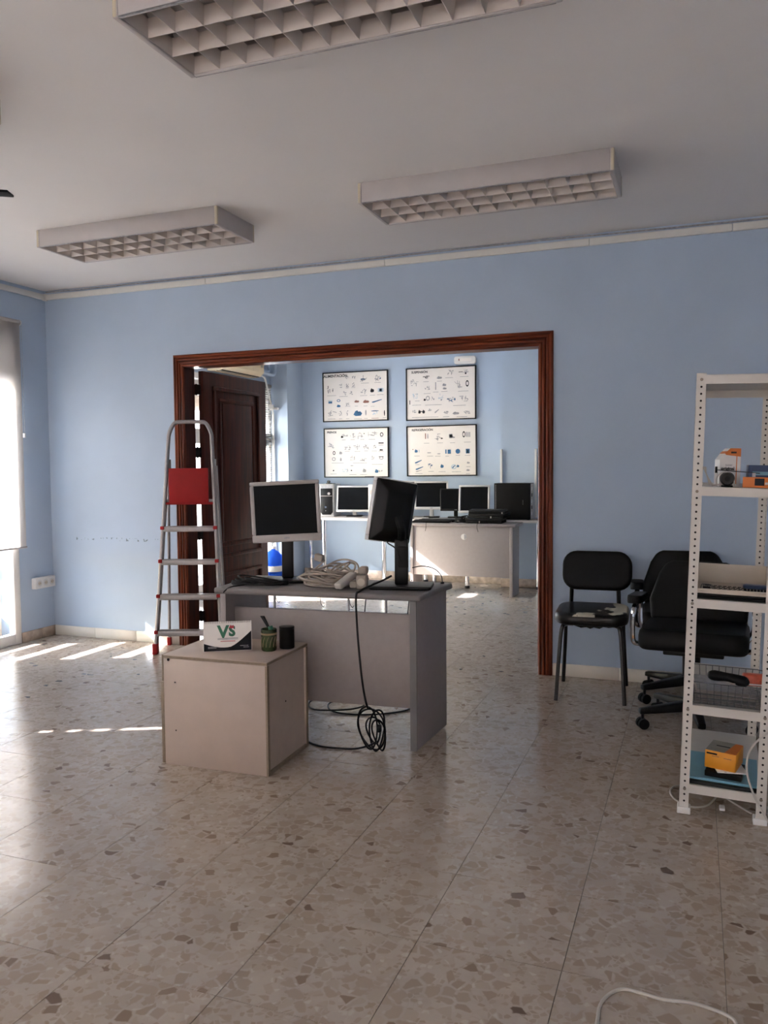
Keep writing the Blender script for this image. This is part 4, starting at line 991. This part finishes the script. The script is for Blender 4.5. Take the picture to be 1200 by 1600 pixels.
yb = sthing('yellow_box', 'yellow product box with grey printed top on the bottom shelf', 'box', .005, -.225, .1645, R(-14))
bx = MB().box(-.056, .056, -.065, .065, 0, .068).build('carton', M_YEL, yb, bev=.0015, seg=1)
MB().prism([(-.055, -.064), (.012, -.064), (.028, .064), (-.055, .064)], .068, .0686, axis=2).build('grey_top_print', M_GREYC, bx)
MB().prism([(.0125, -.064), (.055, -.064), (.055, .064), (.0285, .064)], .068, .0686, axis=2).build('orange_top_print', M_ORG, bx)
MB().box(-.050, -.012, -.0657, -.065, .054, .060).build('dark_print', M_INK, bx); MB().box(-.030, -.005, -.0657, -.065, .047, .049).build('dark_print', M_INKR, bx)
MB().box(.012, .040, -.0657, -.065, .046, .048).build('dark_print', M_INKR, bx); MB().box(-.03, .02, .0, .01, .0687, .069).build('dark_print', M_INK, bx)
# white leads round the shelf
wl_ = thing('white_floor_lead', 'white cable hanging down past the right post of the shelf', 'cable', (.30, 3.20, 0))
MB().tube([(.36, 3.20, .42), (.275, 3.215, .37), (.205, 3.222, .30), (.185, 3.225, .22), (.205, 3.222, .13), (.25, 3.205, .045), (.285, 3.19, .008), (.36, 3.17, .005)], .0038, 7).build('cable', M_CABW2, wl_, world=True, smooth=True)
MB().box(.352, .392, 3.16, 3.178, .0, .016).build('connector', M_CABW2, wl_, world=True, bev=.003)
wl2 = thing('grey_floor_lead', 'pale cable curling on the tiles under the metal shelf', 'cable', (.0, 3.4, 0))
MB().tube([(-.03, 3.55, .004), (-.075, 3.50, .004), (-.082, 3.43, .004), (-.055, 3.36, .004), (.0, 3.32, .004), (.05, 3.345, .004), (.08, 3.42, .004), (.10, 3.50, .004)], .0036, 7).build('cable', M_CABW2, wl2, world=True, smooth=True)
MB().tube([(.10, 3.50, .004), (.16, 3.40, .004), (.21, 3.33, .004)], .0036, 7).build('cable', M_CABW2, wl2, world=True, smooth=True)
MB().box(.098, .118, 3.325, 3.365, 0, .010).build('connector', M_WHT, wl2, world=True, bev=.003)
wl3 = thing('foreground_lead', 'grey cable curving over the floor at the bottom right', 'cable', (0, 2.05, 0))
MB().tube([(-.21, 1.80, .0045), (-.205, 1.92, .0045), (-.205, 2.0, .0045), (-.185, 2.055, .0045), (-.155, 2.083, .0045), (-.115, 2.082, .0045), (-.06, 2.075, .0045), (.0, 2.085, .0045), (.05, 2.078, .0045), (.09, 2.062, .0045), (.105, 2.03, .0045), (.11, 1.9, .0045)], .0044, 8).build('cable', M_CABW2, wl3, world=True, smooth=True)
MB().box(.100, .120, 1.84, 1.89, 0, .013).build('connector', M_CABW2, wl3, world=True, bev=.003)

# ================================================================== REAR ROOM
# venetian blind in front of the tall window
vb = thing('venetian_blind', 'white venetian blind with half closed slats on the rear room window', 'blind', (FXL+.03, 7.85, .08))
BY0, BY1 = 7.325, 8.552
MB().box(FXL+.012, FXL+.045, BY0-.01, BY1+.005, 2.250, 2.285).build('headrail', M_SLAT, vb, world=True, bev=.003)
sl = MB(); z = .10
while z < 2.245:
    M_ = Matrix.Translation((FXL+.030, 0, z)) @ Matrix.Rotation(R(-14), 4, 'Y')
    sl.box(-.0125, .0125, BY0, BY1, -.0004, .0004, M_); z += .0255
sl.build('slat_curtain', M_SLAT, vb, world=True, kind='stuff')
MB().box(FXL+.018, FXL+.043, BY0, BY1, .075, .087).build('bottom_rail', M_SLAT, vb, world=True, bev=.002)
for y in (7.45, 7.95, 8.42):
    for dx in (.016, .044): MB().box(FXL+dx, FXL+dx+.0008, y-.003, y+.003, .08, 2.25).build('ladder_tape', M_SLAT, vb, world=True)

ac = thing('air_conditioner', 'yellowed beige air conditioner on the wall above the open door', 'air conditioner', (FXL, 7.72, 2.32))
bd = MB().prism([(0, 0), (.15, 0), (.205, .045), (.205, .25), (.19, .275), (0, .275)], -.45, .38, axis=1, M=Matrix.Translation((0, 0, 0))).build('casing', M_BEIGE, ac, bev=.008)
MB().box(.06, .16, -.42, .35, -.0015, .006).build('air_outlet', M_HOLE, bd)
for k in range(2): MB().box(.075+.04*k, .088+.04*k, -.42, .35, -.004, .002).build('outlet_vane', M_BEIGE, bd)
MB().box(.2052, .207, -.40, .33, .09, .235).build('front_grille', M_BEIGE, bd); MB().box(.2055, .2072, .30, .345, .10, .22).build('display_panel', M_GREYC, bd)
hs = thing('drain_hose', 'white drain hose running from the air conditioner down the pillar edge', 'pipe', (FXL+.06, 8.56, 0))
MB().tube([(-4.60, 8.10, 2.355), (-4.60, 8.28, 2.35), (-4.615, 8.36, 2.31), (-4.625, 8.46, 2.13), (-4.632, 8.545, 1.99), (-4.636, 8.572, 1.85), (-4.636, 8.575, 1.2), (-4.636, 8.575, .30)], .011, 8).build('hose', M_CHAN, hs, world=True, smooth=True)
MB().tube([(-4.655, 8.584, 1.95), (-4.66, 8.584, 1.2), (-4.66, 8.584, .25)], .009, 8, 2).build('hose', M_CHAN, hs, world=True, smooth=True)
MB().box(-4.68, -4.575, 8.558, 8.60, 1.995, 2.022).build('clamp', M_CHAN, hs, world=True, bev=.003)
MB().box(-4.641, -4.60, 8.47, 8.52, 2.0, 2.05).build('junction_box', M_CHAN, hs, world=True, bev=.004)
pipe = thing('refrigerant_pipe', 'insulated pale pipe bending up beside the air conditioner', 'pipe', (-4.62, 8.45, 2.4))
MB().tube([(-4.60, 8.10, 2.41), (-4.60, 8.35, 2.392), (-4.60, 8.49, 2.39), (-4.60, 8.545, 2.42), (-4.60, 8.56, 2.50), (-4.60, 8.56, 2.715)], .022, 10).build('insulation', M_WALL, pipe, world=True, smooth=True)
MB().tube([(-4.65, 8.10, 2.43), (-4.65, 8.47, 2.43), (-4.65, 8.50, 2.50), (-4.65, 8.50, 2.715)], .016, 8).build('insulation', M_WALL, pipe, world=True, smooth=True)

# posters
def poster(label, title, x0, x1, z0, z1, ttl, items, roll=0, seed=1):
    rnd = random.Random(seed); w, h = x1-x0, z1-z0
    t = thing('framed_poster', label, 'poster', ((x0+x1)/2, FYB-.004, (z0+z1)/2), 0, 'framed wall charts', tilt=Matrix.Rotation(R(roll), 4, 'Y'))
    f = .012
    for (a, b, c, d) in ((-w/2, w/2, -h/2, -h/2+f), (-w/2, w/2, h/2-f, h/2), (-w/2, -w/2+f, -h/2+f, h/2-f), (w/2-f, w/2, -h/2+f, h/2-f)):
        MB().box(a, b, -.022, .002, c, d).build('frame_bar', M_BLK, t)
    sh_ = MB().box(-w/2+f, w/2-f, -.014, 0, -h/2+f, h/2-f).build('sheet', M_PAPER, t)
    y = -.0145
    tu, tv, tsz = ttl
    mb = text_mb(title, tsz, tsz*.03); mb.xf(Matrix.Translation((-w/2+tu*w, y, h/2-tv*h)) @ Matrix.Rotation(R(90), 4, 'X')); mb.build('title', M_INK, sh_)
    mb = MB()
    def P(u, v): return (-w/2+u*w, h/2-v*h)
    for it in items:
        u, v, du, dv, k, col = it; mb.cur = 'KBGLR'.index(col); x, z = P(u, v); a, b = du*w/2, dv*h/2
        def poly(pts, yy=y): mb.add([(px, yy, pz) for px, pz in pts], [tuple(range(len(pts)))])
        if k == 'r': poly([(x-a, z-b), (x+a, z-b), (x+a, z+b), (x-a, z+b)])
        elif k == 'e': poly([(x+a*math.cos(q), z+b*math.sin(q)) for q in [2*PI*i/14 for i in range(14)]])
        elif k == 'o':
            for i in range(14):
                q0, q1 = 2*PI*i/14, 2*PI*(i+1)/14
                poly([(x+a*math.cos(q0), z+b*math.sin(q0)), (x+a*math.cos(q1), z+b*math.sin(q1)), (x+a*.6*math.cos(q1), z+b*.6*math.sin(q1)), (x+a*.6*math.cos(q0), z+b*.6*math.sin(q0))])
        elif k == 'b':   # blocky machine part
            poly([(x-a, z-b*.5), (x-a*.5, z-b), (x+a*.7, z-b*.9), (x+a, z-b*.1), (x+a*.6, z+b*.6), (x+a*.1, z+b*.5), (x-a*.1, z+b), (x-a*.6, z+b*.7), (x-a*.8, z+b*.1)])
        elif k == 'c':   # exploded drawing: scattered small strokes and dots
            for i in range(9):
                cx, cz = x+rnd.uniform(-a, a)*.85, z+rnd.uniform(-b, b)*.85; l_, th = rnd.uniform(.15, .5)*a, rnd.uniform(.0015, .004); an = rnd.choice([0, PI/2, rnd.uniform(0, PI)])
                dx_, dz_ = math.cos(an)*l_, math.sin(an)*l_; nx, nz = -math.sin(an)*th, math.cos(an)*th
                mb.cur = 'KBGLR'.index(col if rnd.random() < .7 else 'G')
                poly([(cx-dx_-nx, cz-dz_-nz), (cx+dx_-nx, cz+dz_-nz), (cx+dx_+nx, cz+dz_+nz), (cx-dx_+nx, cz-dz_+nz)], y-.0001*i)
                if i % 3 == 0: poly([(cx+.006*math.cos(q), cz+.006*math.sin(q)) for q in [2*PI*i2/8 for i2 in range(8)]], y-.0001*i)
        elif k == 'd':   # slanting rod
            th = b*.35; poly([(x-a, z-b), (x-a*.6, z-b), (x+a, z+b*.6), (x+a, z+b), (x+a*.5, z+b*.7), (x-a, z-b*.4)])
    mb.build('printed_drawing', [M_INK, M_INKB, M_INKG, M_INKL, M_INKR], sh_, kind='stuff')
def conv(rows, L, T, sl_, W, Hh):
    out = []
    for (x, y, w, h, k, c) in rows:
        out.append(((x-L)/W, (y-(T+sl_*(x-L)))/Hh, w/W, h/Hh, k, c))
    return out
def lines(rows, c='G'): return [(x, y, w, 6, 'r', c) for x, y, w in rows]
A = [(490, 205, 60, 60, 'c', 'G'), (590, 210, 60, 60, 'c', 'G'), (745, 225, 110, 90, 'c', 'G'), (735, 235, 75, 34, 'e', 'B'), (955, 215, 80, 100, 'c', 'G'), (945, 205, 36, 80, 'o', 'G'), (1000, 218, 24, 24, 'e', 'B'),
     (230, 400, 130, 120, 'c', 'K'), (385, 340, 50, 70, 'c', 'G'), (490, 340, 50, 70, 'c', 'G'), (585, 325, 55, 80, 'c', 'G'), (440, 455, 60, 70, 'c', 'G'), (545, 455, 50, 70, 'c', 'G'), (735, 415, 100, 80, 'c', 'G'),
     (875, 405, 62, 66, 'b', 'K'), (1005, 400, 85, 60, 'r', 'L'), (1005, 400, 40, 44, 'r', 'B'), (218, 603, 60, 34, 'r', 'B'), (218, 575, 70, 10, 'r', 'L'), (350, 572, 58, 44, 'o', 'B'), (350, 655, 62, 44, 'b', 'B'), (490, 620, 70, 50, 'c', 'G'),
     (635, 580, 80, 40, 'b', 'R'), (780, 580, 100, 50, 'b', 'R'), (945, 570, 150, 50, 'd', 'B'), (650, 765, 135, 90, 'b', 'B'), (775, 755, 22, 90, 'e', 'G'), (915, 725, 120, 16, 'e', 'B'), (920, 755, 90, 60, 'c', 'L'), (1060, 755, 16, 90, 'e', 'K'),
     (240, 785, 130, 80, 'c', 'G'), (380, 780, 50, 90, 'c', 'G'), (490, 770, 40, 90, 'c', 'G')]
A += lines([(765, 293, 120), (960, 283, 100), (240, 495, 140), (430, 505, 130), (585, 365, 60), (490, 370, 50), (745, 488, 110), (880, 480, 80), (1000, 472, 100), (495, 660, 80), (630, 655, 50), (770, 650, 60), (880, 655, 60), (235, 865, 120), (380, 858, 50), (490, 855, 50), (650, 855, 120), (775, 845, 55), (1058, 828, 50)])+lines([(915, 838, 110)], 'R')
poster('framed wall chart titled ALIMENTACIÓN, upper left of the four', 'ALIMENTACIÓN', -4.187, -3.356, 1.858, 2.444, (.015, .10, .042), conv(A, 100, 135, -.05, 1015, 785), 0, 1)
Bs = [(735, 155, 90, 50, 'c', 'G'), (880, 150, 60, 8, 'r', 'K'), (950, 165, 26, 34, 'b', 'K'), (960, 140, 90, 60, 'c', 'G'), (380, 225, 90, 50, 'c', 'K'), (575, 230, 80, 40, 'b', 'G'), (210, 310, 120, 110, 'c', 'G'), (395, 380, 80, 60, 'c', 'G'), (520, 350, 14, 110, 'r', 'G'), (645, 330, 60, 40, 'b', 'G'), (650, 382, 60, 30, 'b', 'G'),
      (845, 325, 110, 90, 'c', 'G'), (972, 310, 46, 90, 'o', 'K'), (235, 500, 120, 90, 'c', 'L'), (360, 545, 34, 34, 'b', 'K'), (405, 525, 60, 70, 'o', 'G'), (475, 525, 50, 60, 'c', 'G'), (590, 510, 80, 100, 'c', 'L'), (745, 535, 130, 60, 'c', 'B'), (700, 530, 40, 20, 'b', 'B'), (795, 530, 20, 40, 'b', 'B'), (930, 525, 130, 100, 'c', 'G'),
      (140, 590, 10, 60, 'r', 'K'), (283, 718, 40, 56, 'b', 'K'), (343, 715, 40, 56, 'b', 'K'), (312, 716, 30, 12, 'r', 'K'), (200, 715, 70, 40, 'c', 'G'), (430, 690, 60, 40, 'c', 'G'), (535, 705, 60, 56, 'd', 'G'), (675, 720, 80, 40, 'c', 'G'), (810, 728, 100, 40, 'b', 'G'), (960, 715, 110, 50, 'c', 'G')]
Bs += lines([(715, 232, 110), (930, 215, 120), (380, 290, 80), (575, 280, 70), (520, 435, 80), (645, 425, 90), (395, 458, 100), (915, 418, 150), (240, 625, 130), (485, 618, 240), (860, 618, 180), (365, 795, 390), (895, 775, 150), (670, 780, 90), (250, 565, 70)])
poster('framed wall chart titled SUSPENSIÓN, upper right of the four', 'SUSPENSIÓN', -3.133, -2.307, 1.845, 2.443, (.080, .10, .034), conv(Bs, 85, 105, -.05, 1010, 750), 0, 2)
Cs = [(405, 220, 40, 36, 'b', 'K'), (450, 205, 90, 60, 'c', 'G'), (575, 200, 90, 80, 'c', 'G'), (700, 190, 110, 100, 'c', 'G'), (750, 168, 16, 16, 'e', 'K'), (880, 185, 150, 90, 'c', 'G'), (1020, 180, 52, 66, 'o', 'K'), (1020, 205, 40, 30, 'b', 'G'), (1010, 310, 78, 16, 'r', 'K'), (1010, 340, 78, 8, 'r', 'G'), (1012, 415, 62, 24, 'b', 'K'), (1010, 442, 78, 6, 'r', 'G'), (1012, 540, 66, 50, 'o', 'G'), (1010, 520, 72, 10, 'r', 'K'),
      (260, 360, 130, 90, 'c', 'G'), (490, 385, 100, 80, 'c', 'G'), (640, 385, 100, 70, 'c', 'G'), (785, 370, 110, 80, 'c', 'G'), (910, 370, 50, 60, 'c', 'G'), (275, 475, 44, 60, 'o', 'K'), (380, 470, 50, 50, 'b', 'G'), (270, 570, 60, 60, 'o', 'G'), (382, 570, 28, 60, 'b', 'G'), (570, 555, 90, 60, 'c', 'G'), (730, 560, 110, 60, 'c', 'G'), (885, 545, 40, 90, 'c', 'G'),
      (263, 750, 24, 20, 'e', 'K'), (450, 745, 110, 50, 'c', 'L'), (548, 740, 24, 20, 'b', 'K'), (555, 668, 40, 12, 'r', 'G'), (750, 735, 60, 60, 'b', 'G'), (940, 740, 60, 60, 'b', 'B'), (1000, 740, 60, 20, 'c', 'G')]
Cs += lines([(430, 268, 60), (570, 263, 70), (720, 260, 60), (870, 255, 100), (485, 445, 80), (645, 443, 90), (780, 435, 60), (905, 435, 80), (330, 630, 190), (680, 622, 220), (950, 640, 170), (265, 805, 100), (570, 805, 110), (735, 800, 110), (830, 825, 150)])
poster('framed wall chart titled FRENOS, lower left of the four', 'FRENOS', -4.180, -3.352, 1.195, 1.782, (.050, .10, .034), conv(Cs, 115, 95, -.03, 1010, 770), 0, 3)
Ds = [(375, 260, 14, 80, 'r', 'R'), (408, 260, 16, 80, 'e', 'G'), (575, 270, 110, 110, 'c', 'G'), (610, 285, 34, 20, 'b', 'K'), (545, 295, 40, 24, 'b', 'G'), (740, 250, 50, 56, 'r', 'G'), (742, 250, 40, 44, 'r', 'L'), (775, 265, 50, 26, 'b', 'G'), (925, 220, 40, 90, 'o', 'K'), (960, 220, 16, 70, 'r', 'G'), (985, 220, 16, 70, 'r', 'G'), (1008, 220, 14, 70, 'r', 'G'),
      (235, 480, 50, 50, 'b', 'B'), (187, 460, 14, 12, 'r', 'R'), (278, 480, 12, 40, 'r', 'L'), (425, 500, 60, 14, 'e', 'G'), (565, 510, 50, 14, 'e', 'G'), (668, 475, 18, 60, 'r', 'B'), (715, 475, 46, 60, 'r', 'B'), (838, 465, 66, 70, 'e', 'B'), (978, 458, 54, 66, 'r', 'B'), (978, 458, 26, 40, 'r', 'L'),
      (265, 635, 100, 50, 'd', 'B'), (280, 730, 110, 50, 'd', 'B'), (270, 770, 90, 30, 'd', 'G'), (450, 685, 80, 60, 'c', 'B'), (610, 685, 50, 56, 'b', 'B'), (775, 690, 50, 56, 'd', 'B'), (838, 675, 36, 40, 'b', 'B'), (780, 690, 80, 70, 'o', 'L'), (985, 622, 44, 30, 'b', 'G'), (980, 728, 50, 30, 'b', 'G')]
Ds += lines([(390, 362, 80), (585, 352, 80), (765, 345, 70), (975, 330, 95), (245, 553, 80), (440, 548, 90), (550, 545, 80), (685, 540, 50), (838, 522, 60), (975, 517, 80), (250, 680, 60), (270, 810, 110), (450, 770, 80), (610, 768, 100), (815, 760, 130), (985, 680, 60), (980, 780, 60)])
poster('framed wall chart titled REFRIGERACIÓN, lower right of the four', 'REFRIGERACIÓN', -3.130, -2.300, 1.208, 1.785, (.078, .10, .034), conv(Ds, 95, 125, -.054, 1010, 735), -.4, 4)

em = thing('emergency_light', 'white emergency light above the SUSPENSIÓN chart', 'emergency light', (-2.428, FYB, 2.502))
bd = MB().prism(rbox_pts(.25, .088, .028), -.05, 0, axis=1).build('housing', M_WHT, em, bev=.010, seg=3)
MB().prism(rbox_pts(.13, .034, .006), -.0515, -.0495, axis=1, M=Matrix.Translation((.01, 0, .002))).build('diffuser', M_PAPER, bd)
MB().box(-.072, -.060, -.0525, -.050, -.006, .016).build('indicator', M_INKR, bd)

# wall channels at the right
for k, x in enumerate((-1.985, -1.612)):
    c_ = thing('cable_channel', ['white cable channel on the left edge of the rear pillar', 'white cable channel on the right edge of the rear pillar'][k], 'cable channel', (x, 8.795, .76))
    MB().box(x-.004, x+.020, 8.778, 8.7995, .762, 1.50).build('channel', M_CHAN, c_, world=True, bev=.004)
    MB().box(x-.002, x+.018, 8.7755, 8.778, .77, 1.49).build('cover', M_CHAN, c_, world=True)

# tables along the rear wall
TT = .752
def rear_table(label, x0, x1, y0, y1, legs):
    t = thing('wall_table', label, 'table', ((x0+x1)/2, (y0+y1)/2, 0), 0, 'tables along the rear wall')
    MB().box(x0, x1, y0, y1, TT-.028, TT).build('tabletop', M_DLIGHT, t, world=True, bev=.004)
    MB().box(x0+.001, x1-.001, y0-.0015, y0+.001, TT-.027, TT-.001).build('front_edge', M_WHT, t, world=True)
    for (x, y) in legs:
        lg = MB().cyl((x, y, .03), (x, y, TT-.0285), .024, 16).build('leg', M_CHR, t, world=True, smooth=True)
        MB().cyl((x, y, 0), (x, y, .03), .028, 16).build('foot', M_BLK, lg, world=True)
    return t
rear_table('pale table with chrome legs below the left wall charts', -4.40, -2.80, 8.42, 8.96, [(-3.95, 8.47), (-3.225, 8.47), (-4.33, 8.9), (-2.88, 8.9)])
rear_table('pale table behind the rear grey desk, carrying the black computer', -2.795, -1.50, 8.47, 8.78, [(-2.305, 8.576), (-2.72, 8.72), (-1.56, 8.72)])

# rear desk
rd = thing('grey_desk', 'pale grey desk with cable hole in its front panel, in the rear room', 'desk', (-2.24, 8.27, 0))
MB().box(-2.815, -1.675, 8.07, 8.462, .706, .736).build('desktop', M_DGREY, rd, world=True, bev=.006)
MB().box(-1.735, -1.705, 8.085, 8.40, 0, .7055).build('side_panel', M_DGREY, rd, world=True, bev=.002)
MB().box(-2.785, -2.755, 8.085, 8.40, 0, .7055).build('side_panel', M_DGREY, rd, world=True, bev=.002)
mp_ = MB().box(-2.754, -1.736, 8.10, 8.118, .195, .7055).build('modesty_panel', M_DLIGHT, rd, world=True, bev=.002)
MB().cyl((-2.212, 8.0985, .60), (-2.212, 8.102, .60), .030, 20).build('cable_port', M_WHT, mp_, world=True)
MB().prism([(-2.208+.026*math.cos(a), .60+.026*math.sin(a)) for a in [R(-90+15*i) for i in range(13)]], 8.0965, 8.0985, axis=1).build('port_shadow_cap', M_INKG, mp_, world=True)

# machines on the rear tables
def rear_monitor(label, x0, x1, z0, z1, y, body, bez, yaw=0, tilt=-8, chin=None):
    w, h = abs(x1-x0)/max(.3, math.cos(R(yaw))), z1-z0
    zc = (z0+z1)/2-TT
    return monitor('desktop_monitor', label, ((x0+x1)/2, y, TT+.001), R(yaw), w, h, bez, body, zc=zc, tiltx=tilt, stand='neck' if body is not M_BLK else 'low', group='monitors on the rear tables', chin=chin, base=(.18, .13), back=M_BLKM)
rear_monitor('grey monitor mostly hidden behind the near silver monitor', -4.38, -4.11, .83, 1.12, 8.75, M_SILVL, .014, 18, -10)
rear_monitor('silver monitor right of the silver computer tower', -3.86, -3.47, .805, 1.11, 8.68, M_SILVL, .020, 14, -12, .026)
rear_monitor('light monitor partly covered by the turned black monitor', -3.27, -2.95, .845, 1.160, 8.74, M_SILVL, .018, 12, -2, .030)
rear_monitor('upright silver monitor in the middle of the rear table', -2.922, -2.560, .842, 1.157, 8.69, M_SILVL, .020, 14, -3, .032)
rear_monitor('all black monitor between two silver ones on the rear table', -2.63, -2.30, .83, 1.075, 8.70, M_BLK, .014, 14, -4)
rear_monitor('silver monitor tilted back next to the black computer', -2.405, -2.075, .815, 1.12, 8.64, M_SILVL, .022, 10, -14, .024)
pt = thing('computer_tower', 'silver and black computer tower left on the rear table', 'computer', (-3.978, 8.60, TT), R(10))
bd = MB().box(-.083, .083, 0, .33, .002, .375).build('case', M_SILVL, pt, bev=.004)
MB().prism([(-.072, .05), (-.05, .022), (.05, .022), (.072, .05), (.072, .325), (-.072, .325)], -.008, .001, axis=1).build('front_panel', M_BLK, bd, bev=.003)
MB().box(-.074, .074, -.009, .0, .335, .370).build('drive_bay', M_INKG, bd); MB().box(-.066, .066, -.010, -.008, .235, .240).build('bay_line', M_SILV, bd)
MB().cyl((-.01, -.0085, .110), (-.01, -.011, .110), .011, 14).build('power_button', M_CHR, bd); MB().cyl((.03, -.0085, .265), (.03, -.013, .265), .016, 14).build('badge', M_SILV, bd)
MB().cyl((-.01, -.0085, .068), (-.01, -.010, .068), .005, 8).build('indicator', M_INKG, bd)
wc2 = thing('desk_camera', 'small black webcam on top of the silver computer tower', 'camera', (-3.985, 8.68, TT+.376))
MB().box(-.03, .035, -.015, .015, .001, .010).build('foot', M_BLK, wc2, bev=.003); MB().cyl((0, -.014, .024), (0, .014, .024), .016, 12).build('head', M_BLK, wc2, smooth=True)
MB().tube([(.03, 0, .005), (.06, .005, .003), (.08, .01, .003)], .003, 6).build('cable', M_CABB, wc2)
bt = thing('black_tower', 'large black computer case at the right end of the rear table', 'computer', (-1.79, 8.52, TT))
bd = MB().box(-.205, .180, 0, .19, .006, .385).build('case', M_BLKM, bt, bev=.004)
MB().box(.1805, .183, .01, .18, .01, .38).build('rear_plate', M_SILV, bd)
for k in range(5): MB().box(.183, .187, .03, .07+.01*(k % 2), .05+k*.065, .085+k*.065).build('port', M_BLK if k % 2 else M_SILVL, bd)
MB().box(.10, .102, -.0012, .0, .16, .21).build('latch_groove', M_INKG, bd); MB().box(-.19, -.186, -.0012, 0, .02, .37).build('panel_seam', M_INKG, bd)
for x in (-.17, .15):
    for y in (.03, .16): MB().cyl((x, y, 0), (x, y, .007), .012, 8).build('rubber_foot', M_BLK, bd)
# stack of laptops and cases on the grey desk
z = .7365
for k, (x, y, rz, tk, lab) in enumerate(((-2.02, 8.27, 2, .050, 'black laptop lowest of the stack on the rear grey desk'), (-1.99, 8.285, -4, .046, 'black laptop in the middle of the stack on the rear grey desk'), (-2.0, 8.28, 6, .040, 'black laptop on top of the stack on the rear grey desk'))):
    l_ = thing('stacked_laptop', lab, 'laptop', (x, y, z), R(rz), 'stacked laptops')
    MB().box(-.185, .185, -.13, .13, .001, tk*.55).build('base', M_BLKM, l_, bev=.003); MB().box(-.185, .185, -.13, .13, tk*.57, tk-.001).build('lid', M_BLK, l_, bev=.003)
    MB().box(-.05+.1*k, -.038+.1*k, -.1315, -.130, .004, tk*.5).build('port_cover', M_SILV, l_)
    z += tk
for k, (x, y, rz, lab) in enumerate(((-2.575, 8.165, 3, 'black keyboard lying at the left of the rear grey desk'), (-2.56, 8.33, -4, 'black keyboard behind the other one, beside the laptops'))):
    kb = thing('keyboard', lab, 'keyboard', (x, y, .7365), R(rz), 'keyboards')
    bd = MB().prism([(-.07, 0), (.07, 0), (.07, .022), (-.07, .014)], -.20, .20, axis=0).build('tray', M_BLKM, kb, bev=.002)
    for r_ in range(4):
        MB().box(-.19, .19, -.058+r_*.030, -.034+r_*.030, .0165+r_*.002, .020+r_*.0022).build('key_row', M_BLK, bd)
for k, (x, y) in enumerate(((-2.60, 8.10), (-2.06, 8.10))):
    ld = thing('desk_edge_lead', ['thin dark cable hanging over the front edge of the rear desk at the left', 'thin dark cable hanging over the front edge of the rear desk at the right'][k], 'cable', (x, 8.06, .74))
    MB().tube([(x+.10, 8.11, .740), (x+.02, 8.075, .742), (x, 8.060, .738), (x-.004, 8.060, .70), (x-.012+.02*k, 8.062, .655)], .0028, 6).build('cable', M_CABB, ld, world=True, smooth=True)
cb2 = thing('black_lead_heap', 'heap of black leads in front of the middle silver monitor', 'cable', (-2.38, 8.2, .7365))
tangle(33, -2.275, 8.24, .738, .072, .07, 9, .0055, .065, M_CABB, 'cable_coil', cb2)
ps = thing('paper_pad', 'small white paper pad lying under the middle silver monitor', 'paper', (-2.80, 8.50, TT))
for k in range(3): MB().box(-.07, .07, -.045, .045, .001+.004*k, .0045+.004*k, Matrix.Rotation(R(2*k), 4, 'Z')).build('sheet', M_PAPER, ps)
pb = thing('white_carton', 'narrow white carton standing beside the turned black monitor', 'box', (-3.40, 8.60, TT), R(8))
bd = MB().box(-.045, .045, -.05, .05, .001, .37).build('carton', M_WHT, pb, bev=.003); MB().box(-.03, .03, -.0512, -.050, .26, .31).build('pale_print', M_LOUV, bd)

# water bottle
wbt = thing('water_bottle', 'blue plastic water bottle on the floor beside the rear window', 'bottle', (-4.53, 8.32, 0))
MB().lathe([(0, .002), (.092, .002), (.105, .012), (.106, .10), (.101, .11), (.106, .12), (.106, .20), (.101, .21), (.106, .22), (.106, .285), (.095, .325), (.055, .365), (.026, .378), (.024, .392), (0, .392)], 28).build('body', M_BOT, wbt, smooth=True)
MB().lathe([(.1068, .135), (.1075, .137), (.1075, .198), (.1068, .20)], 28).build('paper_label', M_WHT, wbt, smooth=True)
MB().cyl((0, 0, .392), (0, 0, .418), .027, 16).build('cap', M_WHT, wbt)
MB().tube([(0, 0, .418), (.02, .01, .52), (.05, .03, .66)], .006, 6).build('straw_tube', M_CABW2, wbt, smooth=True)
